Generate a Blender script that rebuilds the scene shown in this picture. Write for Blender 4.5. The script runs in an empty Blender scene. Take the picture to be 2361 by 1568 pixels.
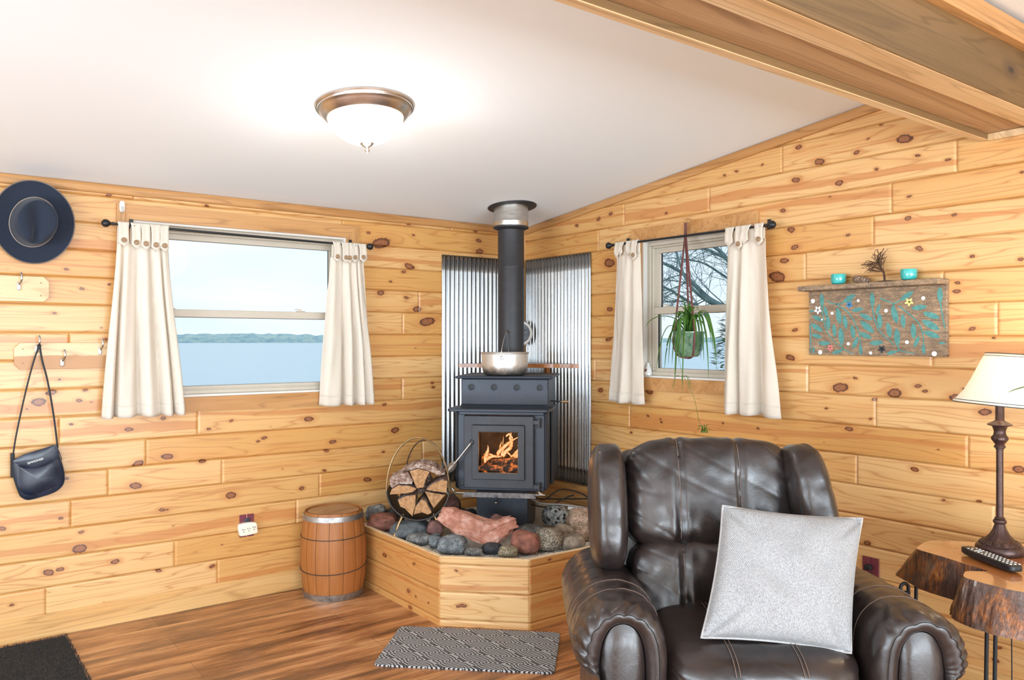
import bpy, math, random
import numpy as np
from mathutils import Matrix, Vector, noise
R_ = math.radians
S = bpy.context.scene
COL = S.collection
random.seed(7)
RNG = np.random.default_rng(7)

# ------------------------------------------------------------------ camera
cam_d = bpy.data.cameras.new('camera')
cam = bpy.data.objects.new('camera', cam_d); COL.objects.link(cam)
cam.location = (-3.5136, -4.5147, 1.45)
cam.rotation_euler = (R_(90), 0, R_(-36.98))
cam_d.sensor_width = 36; cam_d.lens = 28.147; cam_d.shift_y = 2 / 2361
cam_d.clip_start = .05; cam_d.clip_end = 20000
S.camera = cam
# ------------------------------------------------------------------ view
S.view_settings.view_transform = 'Standard'
S.view_settings.look = 'None'
S.view_settings.gamma = 1
S.view_settings.use_curve_mapping = False
S.view_settings.exposure = 0.0
# ------------------------------------------------------------------ sky
W = bpy.data.worlds.new('sky'); S.world = W; W.use_nodes = True
nt = W.node_tree; nt.nodes.clear()
wo = nt.nodes.new('ShaderNodeOutputWorld'); bg = nt.nodes.new('ShaderNodeBackground')
tc = nt.nodes.new('ShaderNodeTexCoord'); mp = nt.nodes.new('ShaderNodeMapping')
mp.inputs['Scale'].default_value = (1, 1, 5)
nz = nt.nodes.new('ShaderNodeTexNoise'); nz.inputs['Scale'].default_value = 2.2; nz.inputs['Detail'].default_value = 5
cr = nt.nodes.new('ShaderNodeValToRGB')
cr.color_ramp.elements[0].position = .35; cr.color_ramp.elements[0].color = (.70, .84, .97, 1)
cr.color_ramp.elements[1].position = .65; cr.color_ramp.elements[1].color = (.90, .95, 1.0, 1)
nt.links.new(tc.outputs['Generated'], mp.inputs[0]); nt.links.new(mp.outputs[0], nz.inputs[0])
nt.links.new(nz.outputs['Fac'], cr.inputs[0]); nt.links.new(cr.outputs[0], bg.inputs[0])
bg.inputs['Strength'].default_value = 1.2
nt.links.new(bg.outputs[0], wo.inputs[0])
# ------------------------------------------------------------------ added area lamps for daylight from unseen windows, aimed up at the ceiling
def area(name, loc, target, sx, sy, power, colr=(1, 1, 1)):
    d = bpy.data.lights.new(name, 'AREA'); d.shape = 'RECTANGLE'; d.size = sx; d.size_y = sy
    d.energy = power; d.color = colr
    o = bpy.data.objects.new(name, d); COL.objects.link(o); o.location = loc
    o.rotation_euler = (Vector(target) - Vector(loc)).to_track_quat('-Z', 'Y').to_euler()
    return o
area('fill_lamp_west', (-7.15, -3.6, 1.1), (0, -3.4, 4.8), 4.2, 1.5, 300, (.75, .885, 1))
area('fill_lamp_south', (-3.3, -8.2, 1.1), (-3.0, 0, 5.0), 5.0, 1.5, 465, (.80, .915, 1))

# ------------------------------------------------------------------ node helpers
class NT:
    def __init__(s, name, rough=.5, metal=0.):
        s.m = bpy.data.materials.new(name); s.m.use_nodes = True
        s.t = s.m.node_tree; s.n = s.t.nodes
        s.b = s.n['Principled BSDF']; s.out = s.n['Material Output']
        s.b.inputs['Roughness'].default_value = rough; s.b.inputs['Metallic'].default_value = metal
    def new(s, ty, **kw):
        n = s.n.new(ty)
        for k, v in kw.items():
            if k in n.inputs: s.put(n.inputs[k], v)
            else: setattr(n, k, v)
        return n
    def put(s, sock, v):
        if isinstance(v, bpy.types.NodeSocket): s.t.links.new(v, sock)
        else: sock.default_value = v
    def coord(s, scale=(1, 1, 1), rot=(0, 0, 0)):
        c = s.new('ShaderNodeTexCoord'); m = s.new('ShaderNodeMapping')
        m.inputs['Scale'].default_value = scale; m.inputs['Rotation'].default_value = rot
        s.put(m.inputs[0], c.outputs['Object']); return m.outputs[0]
    def noise(s, vec, scale=5, detail=3, rough=.5, dist=0):
        n = s.new('ShaderNodeTexNoise'); s.put(n.inputs['Vector'], vec)
        n.inputs['Scale'].default_value = scale; n.inputs['Detail'].default_value = detail
        n.inputs['Roughness'].default_value = rough; n.inputs['Distortion'].default_value = dist
        return n.outputs['Fac']
    def ramp(s, fac, stops, interp='LINEAR'):
        n = s.new('ShaderNodeValToRGB'); n.color_ramp.interpolation = interp
        e = n.color_ramp.elements
        while len(e) < len(stops): e.new(.5)
        for i, (p, c) in enumerate(stops):
            e[i].position = p; e[i].color = (c[0], c[1], c[2], 1) if hasattr(c, '__len__') else (c, c, c, 1)
        s.put(n.inputs[0], fac); return n.outputs[0]
    def math(s, op, a, b=0., c=0.):
        n = s.new('ShaderNodeMath', operation=op)
        s.put(n.inputs[0], a); s.put(n.inputs[1], b)
        if op in ('MULTIPLY_ADD',): s.put(n.inputs[2], c)
        return n.outputs[0]
    def mix(s, fac, a, b, mode='MIX'):
        n = s.new('ShaderNodeMix', data_type='RGBA', blend_type=mode)
        s.put(n.inputs[0], fac)
        s.put(n.inputs[6], a if not isinstance(a, tuple) else (*a[:3], 1)); s.put(n.inputs[7], b if not isinstance(b, tuple) else (*b[:3], 1))
        return n.outputs[2]
    def attr(s, name):
        return s.new('ShaderNodeAttribute', attribute_name=name).outputs['Fac']
    def xyz(s, x, y, z):
        n = s.new('ShaderNodeCombineXYZ'); s.put(n.inputs[0], x); s.put(n.inputs[1], y); s.put(n.inputs[2], z); return n.outputs[0]
    def color(s, c): s.put(s.b.inputs['Base Color'], c if not isinstance(c, tuple) else (*c[:3], 1)); return s
    def bump(s, h, strength=.3, dist=.01):
        n = s.new('ShaderNodeBump'); n.inputs['Strength'].default_value = strength; n.inputs['Distance'].default_value = dist
        s.put(n.inputs['Height'], h); s.put(s.b.inputs['Normal'], n.outputs[0]); return s

def sr(r, g, b):   # 0-255 sRGB to linear
    f = lambda v: (v / 255 / 12.92) if v / 255 <= .04045 else ((v / 255 + .055) / 1.055) ** 2.4
    return (f(r), f(g), f(b))

def plain(name, c, rough=.5, metal=0., var=.12, scale=8, bump=0., bscale=60, coat=0.):
    t = NT(name, rough, metal); v = t.coord()
    n = t.noise(v, scale, 4, .6)
    d = tuple(x * (1 - var) for x in c); l = tuple(min(1, x * (1 + var)) for x in c)
    t.color(t.ramp(n, [(.3, d), (.7, l)]))
    if bump: t.bump(t.noise(v, bscale, 3), bump, .003)
    if coat: t.b.inputs['Coat Weight'].default_value = coat
    return t.m

def wood(name, c1, c2, axis=0, ring=1., rough=.42, knots=True, dark=(.12, .05, .02)):
    """sawn wood: grain runs along the given axis"""
    t = NT(name, rough); sc = [9., 9., 9.]; sc[axis] = .55
    v = t.coord(tuple(sc))
    a = t.noise(v, 1.1 * ring, 2, .45, .6)
    lines = t.math('PINGPONG', t.math('MULTIPLY', a, 9.0), .5)
    lr = t.ramp(lines, [(0, .0), (.16, 1)])
    sc2 = [160., 160., 160.]; sc2[axis] = 5.
    fine = t.noise(t.coord(tuple(sc2)), 1, 2)
    base = t.mix(t.ramp(a, [(.35, 0.), (.7, 1.)]), c1, c2)
    base = t.mix(t.math('MULTIPLY', t.math('SUBTRACT', 1, lr), .5), base, tuple(x * .55 for x in c2))
    base = t.mix(t.math('MULTIPLY', t.ramp(fine, [(.35, 1.), (.6, 0.)]), .16), base, tuple(x * .5 for x in c2))
    if knots:
        sk = [4.2, 4.2, 4.2]; sk[axis] = 2.2
        vo = t.new('ShaderNodeTexVoronoi'); t.put(vo.inputs['Vector'], t.coord(tuple(sk))); vo.inputs['Scale'].default_value = 1
        k = t.ramp(vo.outputs['Distance'], [(.0, 1.), (.075, 1.), (.10, .4), (.20, 0.)])
        base = t.mix(k, base, dark)
    t.color(base); t.bump(fine, .08, .002)
    return t.m

# ------------------------------------------------------------------ mesh helpers
WORLD = {}      # object name -> world matrix (all things are placed by location + z rotation)
def frame(loc=(0, 0, 0), rz=0., rx=0., ry=0.):
    return Matrix.Translation(loc) @ Matrix.Rotation(rz, 4, 'Z') @ Matrix.Rotation(ry, 4, 'Y') @ Matrix.Rotation(rx, 4, 'X')
FL = Matrix.Identity(4)                       # left wall: x right, y into wall, z up
FR = frame((0, 0, 0), R_(-90))                # right wall: x = distance from the corner
FD = frame((-.6, -.6, 0), R_(-45))            # stove, facing out of the corner

def thing(name, label, cat, M, group=None):
    o = bpy.data.objects.new(name, None); COL.objects.link(o)
    o.matrix_world = M; o.empty_display_size = .05
    o['label'] = label; o['category'] = cat
    if group: o['group'] = group
    WORLD[o.name] = M.copy(); return o
def tag(o, label, cat, group=None, kind=None):
    o['label'] = label; o['category'] = cat
    if group: o['group'] = group
    if kind: o['kind'] = kind
    return o

class MB:
    """collects verts/faces in one frame; build() links ONE mesh object"""
    def __init__(s): s.v = []; s.f = []; s.mi = []; s.cur = 0
    def add(s, vs, fs):
        o = len(s.v); s.v += [tuple(p) for p in vs]; s.f += [tuple(i + o for i in f) for f in fs]
        s.mi += [s.cur] * len(fs); return s
    def xf(s, M, start=0):
        for i in range(start, len(s.v)): s.v[i] = tuple(M @ Vector(s.v[i]))
        return s
    def box(s, x0, x1, y0, y1, z0, z1, b=0., M=None):
        if x0 > x1: x0, x1 = x1, x0
        if y0 > y1: y0, y1 = y1, y0
        if z0 > z1: z0, z1 = z1, z0
        st = len(s.v)
        if b <= 0:
            P = [(x, y, z) for x in (x0, x1) for y in (y0, y1) for z in (z0, z1)]
            s.add(P, [(0, 1, 3, 2), (4, 6, 7, 5), (0, 4, 5, 1), (2, 3, 7, 6), (0, 2, 6, 4), (1, 5, 7, 3)])
        else:
            b = min(b, (x1 - x0) * .49, (y1 - y0) * .49, (z1 - z0) * .49)
            P = []; idx = {}
            X = (x0, x1); Y = (y0, y1); Z = (z0, z1); sg = (1, -1)
            for i in (0, 1):
                for j in (0, 1):
                    for k in (0, 1):
                        for ax in range(3):
                            p = [X[i] + sg[i] * b, Y[j] + sg[j] * b, Z[k] + sg[k] * b]
                            p[ax] = (X[i], Y[j], Z[k])[ax]
                            idx[i, j, k, ax] = len(P); P.append(tuple(p))
            F = []
            for ax in range(3):
                o1, o2 = [a for a in range(3) if a != ax]
                for e in (0, 1):
                    q = []
                    for (a, c) in ((0, 0), (1, 0), (1, 1), (0, 1)):
                        t = [0, 0, 0]; t[ax] = e; t[o1] = a; t[o2] = c; q.append(idx[t[0], t[1], t[2], ax])
                    F.append(tuple(q))
                for a in (0, 1):
                    for c in (0, 1):
                        t0 = [0, 0, 0]; t0[o1] = a; t0[o2] = c; t1 = list(t0); t1[ax] = 1
                        F.append((idx[(*t0, o1)], idx[(*t1, o1)], idx[(*t1, o2)], idx[(*t0, o2)]))
            for i in (0, 1):
                for j in (0, 1):
                    for k in (0, 1): F.append((idx[i, j, k, 0], idx[i, j, k, 1], idx[i, j, k, 2]))
            s.add(P, F)
        if M is not None: s.xf(M, st)
        return s
    def lathe(s, prof, n=32, c=(0, 0, 0), M=None, cap=False, sq=(1, 1), flute=None):
        st = len(s.v); P = []; F = []
        for j, (r, z) in enumerate(prof):
            for i in range(n):
                a = 2 * math.pi * i / n
                rr = r * (flute(a, z) if flute else 1)
                P.append((c[0] + rr * math.cos(a) * sq[0], c[1] + rr * math.sin(a) * sq[1], c[2] + z))
        for j in range(len(prof) - 1):
            for i in range(n): F.append((j * n + i, j * n + (i + 1) % n, (j + 1) * n + (i + 1) % n, (j + 1) * n + i))
        if cap:
            F.append(tuple(range(n))[::-1]); F.append(tuple((len(prof) - 1) * n + i for i in range(n)))
        s.add(P, F)
        if M is not None: s.xf(M, st)
        return s
    def cyl(s, p0, p1, r0, r1=None, n=16):
        return s.tube([p0, p1], [r0, r0 if r1 is None else r1], n)
    def tube(s, pts, r, n=8, closed=False, flat=None, up=None):
        """round tube along pts; flat=(w,h) makes an elliptical/strap section"""
        pts = [Vector(p) for p in pts]; m = len(pts)
        rad = r if hasattr(r, '__len__') else [r] * m
        P = []; F = []; prev = None
        for i in range(m):
            if closed: t = pts[(i + 1) % m] - pts[i - 1]
            else: t = pts[min(i + 1, m - 1)] - pts[max(i - 1, 0)]
            t.normalize()
            if prev is None:
                u = Vector(up) if up is not None else (Vector((0, 0, 1)) if abs(t.z) < .9 else Vector((1, 0, 0)))
            else: u = prev
            if up is not None: u = Vector(up)
            u = (u - t * u.dot(t)).normalized(); w = t.cross(u); prev = u
            for k in range(n):
                a = 2 * math.pi * k / n
                fu, fw_ = (flat if flat else (1, 1))
                P.append(pts[i] + (u * math.cos(a) * fu + w * math.sin(a) * fw_) * rad[i])
        rings = m if closed else m - 1
        for i in range(rings):
            j = (i + 1) % m
            for k in range(n): F.append((i * n + k, i * n + (k + 1) % n, j * n + (k + 1) % n, j * n + k))
        if not closed:
            F.append(tuple(range(n))[::-1]); F.append(tuple((m - 1) * n + k for k in range(n)))
        return s.add(P, F)
    def prism(s, poly, y0, y1, M=None):
        """polygon in x,z extruded along y"""
        st = len(s.v); n = len(poly)
        s.add([(x, y0, z) for x, z in poly] + [(x, y1, z) for x, z in poly],
              [tuple(range(n)), tuple(range(n, 2 * n))[::-1]] + [(i, i + n, (i + 1) % n + n, (i + 1) % n) for i in range(n)])
        if M is not None: s.xf(M, st)
        return s
    def grid(s, nu, nv, fn):
        P = [fn(i / nu, j / nv) for j in range(nv + 1) for i in range(nu + 1)]
        F = [(j * (nu + 1) + i, j * (nu + 1) + i + 1, (j + 1) * (nu + 1) + i + 1, (j + 1) * (nu + 1) + i) for j in range(nv) for i in range(nu)]
        return s.add(P, F)
    def rbox(s, h, p=4., n=20, disp=None, c=(0, 0, 0), M=None):
        """rounded box / pebble: cube grid pushed to an L-p ball, half sizes h"""
        st = len(s.v); idx = {}; P = []; F = []
        def vid(q):
            k = tuple(round(a * n) for a in q)
            if k not in idx:
                idx[k] = len(P)
                q2 = [math.tan(a * .75) / math.tan(.75) if p < 3.2 else a for a in q]
                l = sum(abs(a) ** p for a in q2) ** (1 / p)
                v = Vector((q2[0] / l * h[0], q2[1] / l * h[1], q2[2] / l * h[2]))
                if disp: v = disp(v)
                P.append((v[0] + c[0], v[1] + c[1], v[2] + c[2]))
            return idx[k]
        for ax in range(3):
            a1, a2 = [(1, 2), (2, 0), (0, 1)][ax]
            for sg in (-1, 1):
                for i in range(n):
                    for j in range(n):
                        q = []
                        for (di, dj) in ((0, 0), (1, 0), (1, 1), (0, 1)):
                            t = [0, 0, 0]; t[ax] = sg; t[a1] = -1 + 2 * (i + di) / n; t[a2] = -1 + 2 * (j + dj) / n
                            q.append(vid(t))
                        F.append(tuple(q if sg > 0 else q[::-1]))
        s.add(P, F)
        if M is not None: s.xf(M, st)
        return s
    def build(s, name, mat, parent=None, F=None, smooth=True, angle=35, solid=0., sub=0, bevel=0.):
        me = bpy.data.meshes.new(name)
        V = np.array(s.v, dtype=float)
        M = F if F is not None else Matrix.Identity(4)
        if parent is not None:
            M = WORLD[parent.name].inverted() @ (F if F is not None else WORLD[parent.name])
        A = np.array(M)
        V = V @ A[:3, :3].T + A[:3, 3]
        me.from_pydata(V.tolist(), [], s.f)
        mats = mat if isinstance(mat, (list, tuple)) else [mat]
        for m in mats: me.materials.append(m)
        if len(mats) > 1: me.polygons.foreach_set('material_index', s.mi)
        me.validate(); 
        o = bpy.data.objects.new(name, me); COL.objects.link(o)
        if parent is not None:
            o.parent = parent; WORLD[o.name] = WORLD[parent.name].copy()
        else: WORLD[o.name] = Matrix.Identity(4)
        if smooth:
            me.polygons.foreach_set('use_smooth', [True] * len(me.polygons))
            try: me.set_sharp_from_angle(angle=R_(angle))
            except Exception: pass
        if solid:
            md = o.modifiers.new('thickness', 'SOLIDIFY'); md.thickness = solid; md.offset = 0
        if bevel:
            md = o.modifiers.new('bevel', 'BEVEL'); md.width = bevel; md.segments = 2
        if sub:
            md = o.modifiers.new('sub', 'SUBSURF'); md.levels = sub; md.render_levels = sub
        me.update()
        return o

def struct(o): o['kind'] = 'structure'; return o
def nz3(x, y, z): return noise.noise(Vector((x, y, z)))
def clamp(x, a=0., b=1.): return max(a, min(b, x))
def smooth(a, b, x): t = clamp((x - a) / (b - a)); return t * t * (3 - 2 * t)
def spline(pts, n=12, closed=False):
    """Catmull-Rom through pts"""
    P = [Vector(p) for p in pts]; m = len(P); out = []
    segs = m if closed else m - 1
    for i in range(segs):
        if closed: p0, p1, p2, p3 = P[i - 1], P[i], P[(i + 1) % m], P[(i + 2) % m]
        else: p0, p1, p2, p3 = P[max(i - 1, 0)], P[i], P[i + 1], P[min(i + 2, m - 1)]
        for k in range(n):
            t = k / n
            out.append(.5 * ((2 * p1) + (p2 - p0) * t + (2 * p0 - 5 * p1 + 4 * p2 - p3) * t * t + (3 * p1 - p0 - 3 * p2 + p3) * t ** 3))
    if not closed: out.append(P[-1])
    return out
def text_mesh(name, body, size, mat, parent, M, depth=.0006, F=None):
    cu = bpy.data.curves.new(name, 'FONT'); cu.body = body; cu.size = size; cu.extrude = depth; cu.align_x = 'CENTER'; cu.align_y = 'CENTER'
    cu.resolution_u = 3
    t = bpy.data.objects.new(name + '_c', cu); COL.objects.link(t)
    dg = bpy.context.evaluated_depsgraph_get(); dg.update()
    me = bpy.data.meshes.new_from_object(t.evaluated_get(dg))
    COL.objects.unlink(t); bpy.data.objects.remove(t); me.name = name
    Mt = WORLD[parent.name].inverted() @ M
    me.transform(Mt); me.materials.clear(); me.materials.append(mat)
    o = bpy.data.objects.new(name, me); COL.objects.link(o); o.parent = parent; WORLD[o.name] = WORLD[parent.name].copy()
    return o
KN_L = [(-2.889,1.806,0.010), (-2.820,1.712,0.012), (-2.940,1.587,0.010), (-2.695,1.739,0.009), (-2.731,1.516,0.007), (-2.709,1.457,0.011), (-3.007,1.151,0.030), (-2.955,1.196,0.020), (-2.804,1.201,0.011), (-2.779,1.141,0.007), (-3.058,1.120,0.007), (-2.866,1.034,0.009), (-2.603,0.991,0.017), (-2.559,0.807,0.027), (-2.414,0.833,0.024), (-2.570,0.695,0.025), (-2.442,0.552,0.014), (-2.912,0.571,0.012), (-3.159,0.554,0.016), (-2.822,0.489,0.011), (-2.830,0.407,0.032), (-2.383,0.461,0.006), (-2.232,0.793,0.017), (-2.966,0.311,0.024), (-2.667,0.315,0.017), (-3.120,0.182,0.010), (-2.719,0.116,0.005), (-2.457,0.232,0.012), (-2.127,0.319,0.006), (-2.080,0.588,0.028), (-1.665,0.581,0.017), (-1.926,0.877,0.011), (-1.890,0.894,0.014), (-1.470,0.840,0.018), (-1.045,0.882,0.028), (-1.128,0.751,0.011), (-1.239,0.588,0.021), (-1.523,0.672,0.012), (-1.509,0.790,0.015), (-2.077,1.004,0.011), (-1.622,0.987,0.022), (-1.781,0.707,0.005), (-2.142,2.240,0.015), (-2.209,2.192,0.010), (-1.230,2.122,0.013), (-1.146,2.063,0.050), (-0.944,2.206,0.017), (-0.941,1.930,0.029), (-0.982,1.892,0.014), (-1.076,1.826,0.011), (-0.963,1.728,0.014), (-1.146,1.752,0.025), (-0.880,1.658,0.029), (-0.808,1.575,0.042), (-0.769,1.174,0.012), (-0.762,1.145,0.012), (-1.122,1.048,0.014), (-0.399,2.136,0.020), (-0.392,2.062,0.029), (-0.427,2.199,0.013), (-2.697,2.196,0.011), (-3.058,2.177,0.007)]
KN_R = [(0.877,2.247,0.017), (1.337,2.191,0.012), (2.117,2.105,0.016), (2.162,2.004,0.022), (2.184,1.915,0.020), (2.122,1.853,0.020), (2.082,1.775,0.041), (2.184,1.504,0.013), (0.865,1.940,0.042), (2.624,2.428,0.007), (2.731,2.343,0.029), (2.564,2.377,0.007), (2.317,2.316,0.023), (2.604,2.231,0.011), (2.790,2.258,0.010), (2.917,2.217,0.010), (2.421,2.197,0.020), (2.374,2.138,0.008), (2.752,2.085,0.009), (3.200,2.117,0.010), (2.748,1.990,0.015), (2.942,1.981,0.011), (2.465,1.946,0.010), (2.792,1.858,0.010), (2.206,2.408,0.017), (1.871,2.432,0.017), (2.152,2.464,0.013), (2.189,2.248,0.020), (1.755,2.343,0.010), (1.832,2.352,0.010), (1.994,2.358,0.009), (2.799,1.848,0.012), (3.014,1.800,0.011), (3.195,1.773,0.011), (2.956,1.694,0.011), (2.953,1.658,0.013), (3.014,1.500,0.012), (3.096,1.462,0.007), (2.157,1.366,0.022), (2.501,1.277,0.010), (2.425,1.229,0.033), (2.790,1.253,0.013), (2.982,1.249,0.008), (2.686,1.216,0.032), (2.951,1.211,0.023), (2.354,1.126,0.008), (2.593,1.183,0.011), (3.063,1.159,0.021), (2.471,1.038,0.016), (2.575,1.093,0.009), (2.344,0.960,0.005), (2.876,0.985,0.006), (2.776,0.888,0.015), (2.374,0.700,0.012), (2.900,0.773,0.008), (3.040,0.790,0.009), (2.854,0.626,0.005), (3.186,0.941,0.022), (2.560,0.522,0.017), (3.102,0.156,0.013), (3.118,0.212,0.010), (1.194,1.003,0.013), (1.294,0.993,0.009), (1.744,1.005,0.010), (1.968,0.996,0.010), (0.786,1.136,0.022), (0.869,1.649,0.021), (0.857,1.461,0.021), (1.204,1.151,0.028), (0.281,2.287,0.025), (0.558,2.210,0.015), (0.766,2.228,0.018)]
JT_L = {0: [-2.152, -2.977], 1: [-2.377], 2: [-1.697], 3: [-2.868, -1.554], 4: [-2.127, -0.841, -2.699], 5: [-2.519], 6: [-2.918, -2.257], 7: [-0.992, -2.012], 9: [-2.874], 10: [-0.989], 11: [-0.87], 14: [-1.405], 15: [-2.578, -0.62]}
JT_R = {4: [3.1], 5: [2.508], 6: [2.997, 1.043], 7: [2.599], 8: [0.733], 9: [2.853], 10: [3.11], 11: [1.543], 12: [2.242], 13: [2.588], 14: [0.766], 15: [0.995, 1.65, 2.951], 16: [2.11]}
BAG_BODY = [(-3.1174,0.8827), (-3.1237,0.8623), (-3.1219,0.8201), (-3.1102,0.7705), (-3.0958,0.7225), (-3.0832,0.7041), (-3.0595,0.6918), (-3.0210,0.6968), (-2.9726,0.7084), (-2.9424,0.7200), (-2.9196,0.7392), (-2.9081,0.7662), (-2.9091,0.8097), (-2.9196,0.8563), (-2.9310,0.8920), (-2.9386,0.9251), (-2.9537,0.9349), (-3.0098,0.9158), (-3.0650,0.9035), (-3.0976,0.8894)]
BAG_FLAP = [(-3.1214,0.8810), (-3.1009,0.8980), (-3.0685,0.9130), (-3.0138,0.9275), (-2.9768,0.9383), (-2.9506,0.9459), (-2.9375,0.9330), (-2.9318,0.9089), (-2.9356,0.8856), (-2.9544,0.8680), (-2.9805,0.8554), (-3.0064,0.8461), (-3.0321,0.8422), (-3.0595,0.8463), (-3.0865,0.8547), (-3.1080,0.8672)]
BAG_FRONT = [(-3.1045,0.8439), (-3.1027,0.7809), (-3.0937,0.7422), (-3.0721,0.7188), (-3.0394,0.7108), (-2.9768,0.7312), (-2.9431,0.7468), (-2.9262,0.7729), (-2.9262,0.7944), (-2.9469,0.8673), (-3.0321,0.8496), (-3.0955,0.8598)]
BAG_TXT = [(-3.0292,0.8735), (-3.0593,0.8688), (-2.9980,0.8855)]
BAG_STRAP_L = [(-3.0179,1.4500), (-3.0665,1.2131), (-3.1055,1.0081), (-3.1196,0.9019)]
BAG_STRAP_R = [(-3.0161,1.4500), (-2.9759,1.2519), (-2.9501,1.0819), (-2.9334,0.9324)]
BAG_STRAP_END = [(-3.1196,0.9060), (-3.1318,0.8660), (-3.1301,0.8246)]
ART_Q = [(2.2735,1.6871), (2.9226,1.6765), (2.9226,1.3791), (2.2753,1.3887)]
CUP = [(2.4501,1.7316), (2.7793,1.7271)]
CUPX = [(2.4165,1.7336), (2.4844,1.7295), (2.7469,1.7292), (2.8108,1.7251)]
CUPZ = [(2.4501,1.7084), (2.4501,1.7538), (2.7793,1.7070), (2.7793,1.7492)]
PEB = [(2.5159,1.7378), (2.5428,1.7083), (2.6034,1.7074), (2.5798,1.7413), (2.5374,1.7466)]
BONSAI_T = [(2.6675,1.7062), (2.6649,1.7383), (2.6548,1.7686), (2.6369,1.7872), (2.6318,1.8049)]
BONSAI_TIPS = [(2.5640,1.7901), (2.5851,1.7685), (2.5956,1.7728), (2.5851,1.7986), (2.6163,1.8310), (2.6369,1.8491), (2.6675,1.8488), (2.6624,1.8222), (2.6522,1.7934), (2.6599,1.8347)]
BONSAI_BASE = [(2.6215,1.7088), (2.7273,1.7076)]
OUT_R = [(2.5373,0.4591), (2.6156,0.4623), (2.6187,0.3368), (2.5405,0.3337)]
PL_POT = [(1.5445,1.4999), (1.7599,1.4979), (1.6574,1.3663), (1.5816,1.3816), (1.7223,1.3834)]
PL_HOOK = [(1.5261,2.1382), (1.5354,2.1079)]
FIGURE = [(1.0975,1.2393), (1.1619,1.2416), (1.1299,1.3347)]
OUT_L = [(-2.0323,0.4704), (-1.9516,0.4711), (-1.9510,0.3467), (-2.0305,0.3446)]
ADAPT = [(-2.0452,0.4161), (-2.0205,0.4275), (-1.9769,0.4284), (-1.9480,0.4213), (-1.9430,0.3956), (-1.9417,0.3829), (-1.9468,0.3649), (-2.0254,0.3589), (-2.0390,0.3683)]
CLIP = [(-2.6399,2.1584), (-2.6399,2.1126), (-2.6448,2.0568)]
# ------------------------------------------------------------------ pine board walls
def pine(name, light, dark, rough=.38):
    t = NT(name, rough)
    s_, g_, kd, tone, heart = [t.attr(a) for a in ('s', 'g', 'kd', 'tone', 'heart')]
    fine = t.noise(t.xyz(t.math('MULTIPLY', s_, 6.), t.math('MULTIPLY', g_, 420.), t.math('MULTIPLY', tone, 77.)), 1, 2)
    low = t.noise(t.xyz(t.math('MULTIPLY', s_, .9), t.math('MULTIPLY', g_, 13.), t.math('MULTIPLY', tone, 41.)), 1, 2, .4)
    contour = t.math('PINGPONG', t.math('MULTIPLY', low, 11.), .5)
    line = t.ramp(contour, [(0, 1.), (.10, .25), (.3, 0.)])
    wide = t.noise(t.xyz(t.math('MULTIPLY', s_, .5), t.math('MULTIPLY', g_, 16.), t.math('MULTIPLY', tone, 19.)), 1, 1)
    base = t.mix(tone, light, dark)
    base = t.mix(t.math('MULTIPLY', t.ramp(wide, [(.45, 0.), (.7, 1.)]), .42), base, (.62, .27, .07))
    hn = t.math('ADD', heart, t.math('MULTIPLY', t.math('SUBTRACT', t.noise(t.xyz(t.math('MULTIPLY', s_, 5.), t.math('MULTIPLY', g_, 40.), 3.), 1, 3), .5), .8))
    hm = t.ramp(hn, [(.42, 0.), (.62, 1.)])
    base = t.mix(t.math('MULTIPLY', hm, .72), base, (.52, .20, .055))
    base = t.mix(t.math('MULTIPLY', line, .60), base, (.42, .15, .035))
    base = t.mix(t.math('MULTIPLY', t.ramp(fine, [(.3, 1.), (.55, 0.)]), .14), base, (.45, .18, .05))
    kn = t.math('ADD', kd, t.math('MULTIPLY', t.math('SUBTRACT', t.noise(t.xyz(t.math('MULTIPLY', s_, 70.), t.math('MULTIPLY', g_, 120.), 0.), 1, 3), .5), .8))
    hl = t.ramp(t.math('DIVIDE', kn, 4.), [(.24, .85), (.34, .45), (.62, 0.)])
    base = t.mix(hl, base, (.50, .21, .06))
    kc = t.ramp(t.math('DIVIDE', kn, 4.), [(.0, (.17, .06, .022)), (.08, (.30, .115, .045)), (.17, (.24, .08, .03)), (.20, (.10, .03, .012)), (.25, (.085, .026, .01))])
    km = t.ramp(t.math('DIVIDE', kn, 4.), [(.235, 1.), (.262, 0.)])
    t.color(t.mix(km, base, kc))
    t.b.inputs['Coat Weight'].default_value = .25; t.b.inputs['Coat Roughness'].default_value = .25
    t.bump(fine, .05, .002)
    return t.m
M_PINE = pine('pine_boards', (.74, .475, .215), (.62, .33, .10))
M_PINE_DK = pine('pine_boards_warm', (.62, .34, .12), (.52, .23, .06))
M_BACK = plain('wall_core', (.5, .35, .2))

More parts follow.
